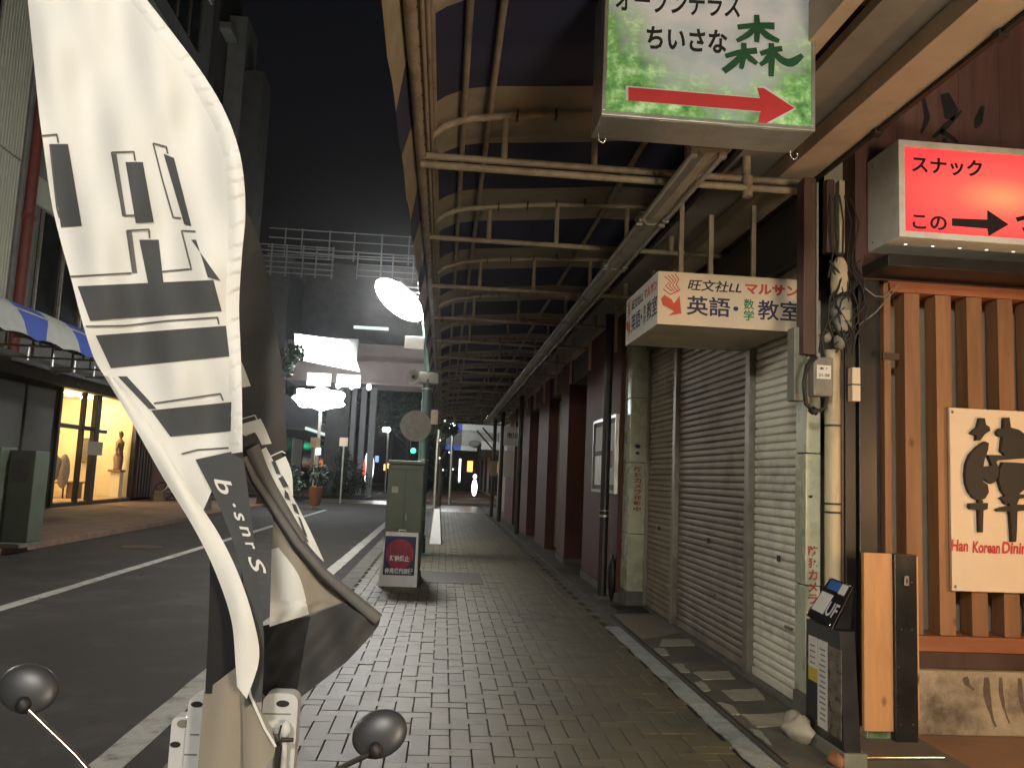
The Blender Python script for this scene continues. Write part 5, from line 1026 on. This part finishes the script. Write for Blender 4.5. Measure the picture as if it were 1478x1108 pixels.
for k in range(5):
    o = bk if k == 0 else copy_tree(bk)
    o.location = (-9.2+.12*k, 30.0+.55*k, 0); o.rotation_euler = (math.radians(5), 0, math.radians(25+8*rnd.random())); tag(o, ds[k], group='bicycles parked in front of the dim red shop')
# green cabinet on the far kerb
gc = empty('utility_cabinet', (-6.9, 12.9, 0), 'wide green utility cabinet on the far kerb at the left edge', 'cabinet')
part('body', 'green_box', gc, (-7.4, -6.50, 12.75, 13.2, .06, 1.46), bev=.015); part('side_unit', 'green_box', gc, (-6.495, -6.12, 13.0, 13.45, .06, 1.42), bev=.015)
part('vent', 'dark_paint', gc, (-6.75, -6.58, 12.742, 12.749, .98, 1.32)); part('vent', 'facade_dark', gc, (-6.45, -6.2, 12.992, 12.999, .95, 1.3)); part('plinth', 'kerb_stone', gc, (-7.42, -6.1, 12.73, 13.47, 0, .058))
cn = MB(); cn.tube([(-6.9,25.2,0),(-6.9,25.2,.05),(-6.9,25.2,.6)], [.2,.17,.04], 12); tag(cn.build('kerb_cone', 'grey_pvc'), 'grey cone-shaped marker on the far kerb by the white banner', 'marker')
# ================================================================== BANNERS by the near kerb
def cloth(name, Lp, Rp, dep, m, par, n=40, w_=14, off=0.0, thick=.0012, smooth=True):
    Lr, Rr = resample(Lp, n), resample(Rp, n); rows = []
    for a, c in zip(Lr, Rr):
        row = []
        for k in range(w_):
            q = a.lerp(c, k/(w_-1)); row.append(aty(q.x, q.y, dep(q.x, q.y, k/(w_-1))-off))
        rows.append(row)
    b = MB(); b.grid(rows, smooth=smooth, thick=(0, thick, 0)); return b.build(name, m, par)
def quad(name, pts, dep, m, par, off=.003, n=8):   # pts: tl, tr, br, bl
    return cloth(name, [pts[0], pts[3]], [pts[1], pts[2]], dep, m, par, 26, 26, off, .0005)
def ribbon(name, pts, wpx, dep, m, par, off=.003):
    P = []
    for a_, c_ in zip(pts[:-1], pts[1:]):
        for k in range(10): P.append(Vector(a_).lerp(Vector(c_), k/10))
    P.append(Vector(pts[-1])); nl = len(P)-1; Lq, Rq = [], []
    for i, p in enumerate(P):
        t = (P[min(i+1,nl)]-P[max(i-1,0)]).normalized(); nn = Vector((-t.y, t.x))*wpx/2; Lq.append(p+nn); Rq.append(p-nn)
    b = MB(); b.grid([[aty(a.x,a.y,dep(a.x,a.y,0)-off), aty(c.x,c.y,dep(c.x,c.y,1)-off)] for a, c in zip(Lq, Rq)]); return b.build(name, m, par)
f1 = empty('feather_banner', (-.62, 2.62, 0.5), 'tall white feather banner with dark block characters, twisted by the wind, nearest the camera', 'banner')
def d1(x, y, u=0):
    return 2.6 + .022*math.sin(x*.040+y*.012+.6) + .010*math.sin(x*.085-y*.02) + .006*math.sin(y*.045+x*.02) + .05*math.exp(-((y-560)/190.0)**2)*math.cos((x-260)*.012)
LE = [(38,-20),(46,60),(56,160),(62,205),(74,290),(88,350),(102,400),(118,462),(135,515),(152,545),(185,598),(238,690),(283,760),(310,812),(326,858)]
RE = [(172,-20),(222,45),(262,100),(292,150),(316,200),(326,250),(330,310),(328,370),(326,440),(328,500),(330,560),(330,620),(331,650),(333,740),(340,850)]
cloth('sail', LE[:13], RE[:13], d1, 'banner_cloth', f1, 140, 60)
# gathered sleeve along the curved pole
Ls = [(172,-20),(222,45),(262,100),(292,150),(316,200),(326,250),(330,310),(328,370),(326,440),(328,500),(330,560),(330,655)]
Rs = [(196,-20),(247,45),(288,100),(319,150),(340,200),(351,250),(354,310),(349,370),(345,440),(347,500),(349,560),(350,652)]
def ds_(x, y, u): return d1(x, y) - .004*math.sin(math.pi*u) - .007*(((y+9*math.sin(y*.05)+8*u)/27.0)%1.0)*min(1, u*2.2)
cloth('pole_sleeve', Ls, Rs, ds_, 'banner_hem', f1, 240, 10)
# printed characters: dark blocks and thin offset outlines
for q in [((71,208),(98,208),(118,326),(88,328)), ((181,234),(206,234),(222,321),(196,322)), ((236,222),(251,228),(276,326),(266,324)),
          ((201,346),(229,346),(236,410),(214,410)), ((276,346),(283,346),(300,400),(318,405)),
          ((112,413),(308,404),(320,449),(130,463)), ((138,484),(326,470),(331,514),(160,531)),
          ((218,592),(334,580),(333,622),(246,630)), ((170,543),(183,543),(226,590),(215,590))]:
    quad('print_block', q, d1, 'banner_print', f1, .004)
for pts in [[(60,196),(82,194),(84,206)],[(72,208),(82,300),(86,315)],[(161,220),(193,219),(195,232)],[(161,220),(170,270),(178,311),(194,311)],[(221,207),(240,212),(242,222)],[(221,207),(235,262),(250,314),(261,315)],
            [(102,399),(190,394)],[(183,333),(215,331),(216,344)],[(183,333),(192,394)],[(234,392),(276,388),(262,333),(282,334)],[(124,471),(180,470),(240,463),(314,458),(316,468)],
            [(222,582),(270,575),(318,568),(322,578)],[(262,655),(285,649),(330,646)]]:
    ribbon('print_outline', pts, 2.4, d1, 'banner_line', f1, .0045)
for q in [((162,222),(168,222),(182,311),(176,311)),((183,334),(190,334),(198,394),(192,394))]: quad('print_shade', q, d1, 'banner_grey', f1)
# dark lower panel with white script
cloth('dark_panel', [(282,663),(318,735),(345,810),(358,880),(362,950),(352,1018)], [(350,648),(358,710),(366,775),(374,850),(381,925),(378,1012)], lambda x,y,u: 2.63+.008*math.sin(y*.03+x*.05), 'banner_print', f1, 44, 8)
for ch, cx0, cy0, hp, wp_ in (('b',323,700,36,27),('·',338,729,6,6),('s',345,745,20,17),('n',354,766,19,19),('r',361,787,18,14),('S',371,815,30,32)):
    gv, gf = glyphs(ch, .012, .35); ux_, uy_ = Vector((.36,.93)), Vector((.93,-.36)); b = MB(); vv_ = []
    for a_, c_ in gv:
        q = Vector((cx0,cy0))+ux_*((a_-.5)*wp_)+uy_*((c_-.5)*hp*.62); vv_.append(aty(q.x, q.y, 2.624+.008*math.sin(q.y*.03+q.x*.05)))
    b.add(vv_, gf); b.build('script_lettering', 'banner_cloth', f1)
# white twisted hem band
Lh = [(150,542),(184,598),(236,690),(281,764),(312,828),(334,895),(340,960),(342,990)]
Rh = [(166,545),(206,598),(262,690),(312,764),(344,828),(366,895),(374,950),(356,1008)]
cloth('twisted_hem', Lh, Rh, lambda x,y,u: 2.575-.010*math.sin(math.pi*u)-.006*math.sin(y*.035+3*u), 'banner_hem', f1, 60, 10)
cloth('black_panel', [(303,800),(302,870),(299,940),(296,1000)], [(316,822),(334,892),(344,950),(336,1002)], lambda x,y,u: 2.66+.006*math.sin(x*.1), 'banner_black', f1, 24, 8)
cloth('beige_panel', [(294,998),(290,1050),(284,1125)], [(344,960),(352,1040),(360,1125)], lambda x,y,u: 2.655+.012*math.sin(x*.08+y*.01), 'banner_beige', f1, 24, 12)
cloth('beige_corner', [(342,952),(350,1030),(352,1125)], [(347,975),(398,1074),(362,1125)], lambda x,y,u: 2.645-.02*u+.008*math.sin(x*.1), 'banner_beige', f1, 24, 10)
ribbon('corner_hem', [(352,960),(362,1005),(382,1050),(398,1077)], 4, lambda x,y,u: 2.62, 'banner_hem', f1)
b = MB(); P = [aty(q.x-15,q.y,2.72) for q in resample(((205,-60),(247,45),(288,100),(319,150),(340,200),(351,250),(354,310),(349,370),(345,440),(347,560),(354,650),(362,760),(372,860),(378,950),(376,1060)), 40)]; b.tube(P+[V((P[-1].x,2.72,0.05))], .006, 8); b.build('pole', 'dark_paint', f1)
# second banner
f2 = empty('feather_banner', (-.5, 3.0, 0.5), 'second feather banner with charcoal cloth and beige lower panel, flapping behind the near white one', 'banner')
def d2(x, y, u=0): return 3.02 + .03*math.sin(x*.045+y*.010) + .012*math.sin(y*.06+x*.03)
cloth('sail', [(340,250),(340,400),(340,520),(342,600),(350,660)], [(346,285),(375,350),(392,440),(408,540),(414,650)], d2, 'banner_char', f2, 50, 14)
cloth('sail', [(346,655),(358,690),(368,706)], [(400,640),(412,670),(414,706)], d2, 'banner_char', f2, 14, 8)
quad('print_block', ((342,508),(351,528),(362,557),(346,560)), d2, 'banner_cloth', f2)
cloth('print_block', [(348,612),(352,630),(366,622),(378,642)], [(376,604),(383,618),(388,630),(392,640)], d2, 'banner_cloth', f2, 12, 6, .003)
ribbon('print_outline', [(350,604),(368,599),(371,605)], 1.6, d2, 'banner_cloth', f2); ribbon('print_outline', [(391,658),(407,651),(412,654)], 1.8, d2, 'banner_cloth', f2)
cloth('white_strip', [(366,655),(388,700),(420,752),(450,792),(467,810)], [(384,645),(396,668),(418,708),(446,762),(467,808)], lambda x,y,u: 2.97+.01*math.sin(y*.07), 'banner_cloth', f2, 40, 8)
cloth('white_strip', [(394,667),(402,682),(414,704)], [(412,658),(421,682),(423,716)], lambda x,y,u: 3.0, 'banner_cloth', f2, 16, 6)
for q in [((392,666),(397,664),(405,684),(399,684)),((402,690),(408,686),(417,702),(409,703)),((411,706),(416,712),(419,722),(411,718)),((421,726),(427,728),(432,742),(425,738)),((430,744),(434,748),(444,775),(438,770))]: quad('print_block', q, lambda x,y,u: 2.965+.01*math.sin(y*.07), 'banner_print', f2)
cloth('grey_tube', [(355,650),(372,690),(398,732),(430,778)], [(374,640),(390,682),(416,730),(446,782)], lambda x,y,u: 2.955-.02*math.sin(math.pi*u), 'banner_grey', f2, 30, 8)
cloth('white_strip', [(350,672),(362,700),(382,728),(396,750)], [(358,667),(374,694),(396,724),(406,748)], lambda x,y,u: 2.99, 'banner_beige', f2, 20, 6)
b = MB(); b.tube([aty(x,y,2.93) for x, y in ((352,660),(366,690),(392,728),(428,782),(466,826),(508,862),(546,894))], [.012,.014,.014,.015,.016,.02,.022], 10); b.build('dark_hem', 'banner_grey', f2)
b = MB(); b.tube([aty(x,y,2.925) for x, y in ((352,664),(366,696),(390,733),(424,788),(462,832),(504,867),(540,896))], .008, 8); b.build('seam', 'banner_black', f2)
def d3(x, y, u=0): return 2.97 + .022*math.sin(x*.05+y*.018) + .01*math.sin(x*.1-y*.03) + (.012*math.sin((x*.75+y*.65)*.16) if y > 870 else 0)
cloth('beige_panel', [(394,742),(393,790),(391,850),(389,904)], [(404,748),(440,800),(478,842),(510,864)], d3, 'banner_beige', f2, 36, 16)
cloth('bright_patch', [(392,792),(391,840),(389,904)], [(402,790),(432,832),(446,886)], lambda x,y,u: d3(x,y)-.003, 'banner_cloth', f2, 26, 12)
cloth('black_panel', [(378,903),(375,950),(372,1010)], [(449,888),(440,930),(426,1012)], d3, 'banner_black', f2, 30, 12)
cloth('black_panel', [(448,888),(440,930),(426,1012)], [(512,862),(549,894),(500,955)], lambda x,y,u: d3(x,y)-.02*u, 'banner_char', f2, 30, 14)
b = MB(); b.tube([aty(340,280,3.05), aty(342,500,3.05), aty(344,700,3.05), aty(352,850,3.05), aty(360,960,3.05), V((aty(362,1040,3.05).x,3.05,.05))], .006, 8); b.build('pole', 'dark_paint', f2)
# white plastic barrier behind the banner's foot
BY = 2.76
wp = empty('plastic_barrier', (-.62, BY, 0), 'white plastic barrier panel with oval slots under the banners at the bottom edge', 'barrier')
def side(xa, xb, ytop, r=.03, dy=0):
    b = MB(); Y = BY+dy; x0, x1, z1 = aty(xa,1060,Y).x, aty(xb,1060,Y).x, aty((xa+xb)/2,ytop,Y).z
    pts = [(x0,.0),(x1,.0)]
    for k in range(7): a = k*math.pi/12; pts.append((x1-r+r*math.cos(a), z1-r+r*math.sin(a)))
    for k in range(7): a = math.pi/2+k*math.pi/12; pts.append((x0+r+r*math.cos(a), z1-r+r*math.sin(a)))
    b.prism([(x, Y, z) for x, z in pts], (0,.06,0)); return b
side(376, 427, 1000).build('panel', 'white_plastic', wp); side(268, 374.5, 1003).build('panel', 'white_plastic', wp); side(246, 272, 1034, .02, .012).build('panel', 'white_plastic', wp)
for px_, py_, rx, rz, m_ in ((408,1015,9,4.5,'black_ink'),(284,1016,8,4,'black_ink'),(264,1044,8,5.5,'grey_pvc'),(253,1074,7,4,'black_ink'),(397,1044,9,5,'white_sheet'),(404,1073,6,3,'grey_pvc'),(389,1092,4,3,'grey_pvc')):
    c0 = aty(px_, py_, BY-.002 if px_ > 272 else BY+.010); k_ = BY/F_PX
    b = MB(); b.prism([(c0.x+rx*k_*math.cos(a), c0.y, c0.z+rz*k_*math.sin(a)) for a in [k*math.pi/8 for k in range(16)]], (0,.001,0)); b.build('slot', m_, wp)
for xa, xb, yy in ((274,288,1060),(266,284,1089),(378,420,1030),(390,404,1060)):
    c0, c1 = aty(xa,yy,BY), aty(xb,yy,BY); part('groove', 'grey_pvc', wp, (c0.x, c1.x, BY-.002, BY-.0005, c0.z, c0.z+.004))
n0 = aty(412,1052,BY-.03); b = MB(); b.ell(n0, .019,.019,.027,12,9); b.tube([n0, n0-V((0,0,.30))], .012, 8); b.build('nozzle', 'white_plastic', wp)
b = MB(); n1 = aty(416,1067,BY-.045); b.tube([n1-V((.022,0,0)), n1+V((.016,0,0))], .007, 8); n1 = aty(406,1046,BY-.045); b.tube([n1, n1+V((-.006,0,-.03)), n1+V((.004,0,-.06)), n1+V((0,0,-.3))], .0032, 6); b.build('clip', 'iron', wp)
# scooter: mirrors seen from the front, body below the frame
sc = empty('scooter', (-.42, 1.6, 0), 'parked scooter of which only the two dark round mirrors on thin stalks rise into view', 'scooter')
def mirror(c, tilt, root):
    c = V(c); b = MB(); rt = Matrix.Rotation(tilt, 3, 'Y') @ Matrix.Rotation(math.radians(-18), 3, 'X')
    vs = MB(); vs.ell((0,0,0), .052, .019, .042, 26, 16, fn=lambda d: 1-.04*abs(d.y)**3); b.add([c+rt@q+Vector((0, .0, 0)) for q in vs.v], vs.f, 0, True); m = b.build('mirror', 'mirror_black', sc)
    g = MB(); g.ell((0,.012,0), .049, .016, .039, 20, 10); b2 = MB(); b2.add([c+rt@q for q in g.v], g.f, 0, True); b2.build('mirror_glass', 'chrome', m)
    k_ = c+rt@Vector((.012*(1 if root[0]>c.x else -1),-.016,-.026)); g = MB(); g.ell(k_, .013,.013,.015,10,7); g.build('socket', 'rubber', m)
    g = MB(); r_v = V(root); g.tube([k_, k_.lerp(r_v,.5)+V((0,0,.008)), r_v], [.0052,.0052,.006], 8); g.build('stalk', 'chrome' if c.x < -.4 else 'iron', m)
mirror(aty(41,993,1.6), math.radians(18), (-.55,1.64,.70)); mirror(aty(548,1058,1.6), math.radians(-22), (-.26,1.64,.72))
b = MB(); b.tube([(-.68,1.72,.70),(-.56,1.65,.69),(-.41,1.64,.66),(-.26,1.65,.69),(-.14,1.72,.70)], .012, 8); b.build('handlebar', 'iron', sc)
b = MB(); b.ell((-.41,1.60,.60), .12,.11,.10, 16, 10); b.build('headlight_cowl', 'mirror_black', sc); b = MB(); b.ell((-.41,1.51,.60), .06,.03,.05, 14, 8); b.build('headlight', 'tube_glass', sc)
b = MB(); b.hexa([(-.58,1.72,.18),(-.24,1.72,.18),(-.26,1.78,.18),(-.56,1.78,.18)], [(-.50,1.62,.56),(-.32,1.62,.56),(-.34,1.70,.56),(-.48,1.70,.56)]); b.build('leg_shield', 'mirror_black', sc)
def wheel(y):
    b = MB(); b.tube([(-.41, y+.17*math.cos(a), .2+.17*math.sin(a)) for a in [k*math.pi/9 for k in range(19)]], .035, 8, caps=False); o = b.build('wheel', 'rubber', sc); b = MB(); b.ell((-.41,y,.2),.03,.12,.12,10,8); b.build('rim', 'iron', o)
wheel(1.5); b = MB(); b.tube([(-.41,1.5,.2),(-.41,1.62,.55)], .025, 8); b.build('fork', 'iron', sc)
# the scooter's body carries on behind its leg shield, low and under the frame
b = MB(); b.hexa([(-.5,1.78,.14),(-.32,1.78,.14),(-.32,2.15,.14),(-.5,2.15,.14)], [(-.5,1.78,.2),(-.32,1.78,.2),(-.32,2.15,.2),(-.5,2.15,.2)]); b.build('footboard', 'rubber', sc)

rgs = random.Random(3)
for k, (x, y, z0, z1, w2, m_, nm, lb_) in enumerate(((-1.0,24.6,.12,1.55,.14,'linen','coat_rack','pale coat rack at the left end of the lit shop window'),(-1.7,26.6,.12,2.1,.16,'statue','cupboard','tall brown cupboard at the back of the lit shop'),(-.8,26.4,.12,.6,.2,'statue','stool','small brown stool in the middle of the lit shop window'),(-1.5,28.5,1.2,2.0,.04,'photo_print','picture','framed dark picture on the side wall of the lit shop'))):
    b = MB(); b.box(FX+x-.15, FX+x+.15, y-w2, y+w2, z0, z1, bev=.03); o = b.build(nm, m_); tag(o, lb_, nm.replace('_',' '))
    part('top', 'shop_floor', o, (FX+x-.17, FX+x+.17, y-w2-.02, y+w2+.02, z1+.002, z1+.03))
# ================================================================== UNSEEN LIGHTS OUTSIDE THE FRAME
pl_ = empty('assumed_pub_lantern', (3.75, 3.35, 2.25), 'unseen warm standing lantern assumed in the alley to light the pub front', 'lantern')  # unseen lantern, assumed from the warm light on the pub front
b = MB(); b.ell((3.9,2.9,1.45), .14,.14,.18, 14, 10); b.build('glass', 'assumed_lantern_warm', pl_); b = MB(); b.tube([(3.9,2.9,0),(3.9,2.9,1.28)], .02, 8); b.build('post', 'dark_paint', pl_)
b = MB(); b.tube([(3.9,2.9,1.62),(3.9,2.9,1.68)], [.12,.05], 12); b.build('cap', 'dark_paint', pl_); b = MB(); b.tube([(3.9,2.9,0),(3.9,2.9,.03)], .16, 14); b.build('foot', 'dark_paint', pl_)
vm = empty('added_vending_machine', (2.3, -1.2, 0), 'unseen lit vending machine added behind the camera to light shutters and canopy', 'vending machine')  # unseen machine, made up to carry the light from behind the camera
part('body', 'white_plastic', vm, (1.7, 2.7, -2.6, -1.9, .05, 1.85), bev=.02); part('lit_front', 'added_vending_face', vm, (1.76, 2.64, -1.895, -1.885, .85, 1.75)); part('slot', 'black_ink', vm, (1.9, 2.5, -1.897, -1.885, .3, .5))
sbk = MB(); sbk.box(2.72, 6, -12, 0.4, 0, 7); tag(sbk.build('corner_building', 'facade_grey'), 'plain grey building on the other side of the alley behind the camera', 'building')

# ================================================================== thin air volume added to imitate lens glow at the lamps
hz = MB(); hz.box(-62, 62, -14, 132, -1.4, 30)
hm = bpy.data.materials.new('lens_glow_air'); hm.use_nodes = True; hn = hm.node_tree.nodes; hn.clear(); hv = hn.new('ShaderNodeVolumePrincipled'); hv.inputs['Density'].default_value = 0.00055; hv.inputs['Color'].default_value = (.9,.93,1,1); hv.inputs['Anisotropy'].default_value = 0.92
ho = hn.new('ShaderNodeOutputMaterial'); hm.node_tree.links.new(hv.outputs[0], ho.inputs['Volume']); MATS['lens_glow_air'] = hm
tag(hz.build('lens_glow_air', 'lens_glow_air'), 'thin air volume added to give the street lamps a lens-like glow', kind='stuff')
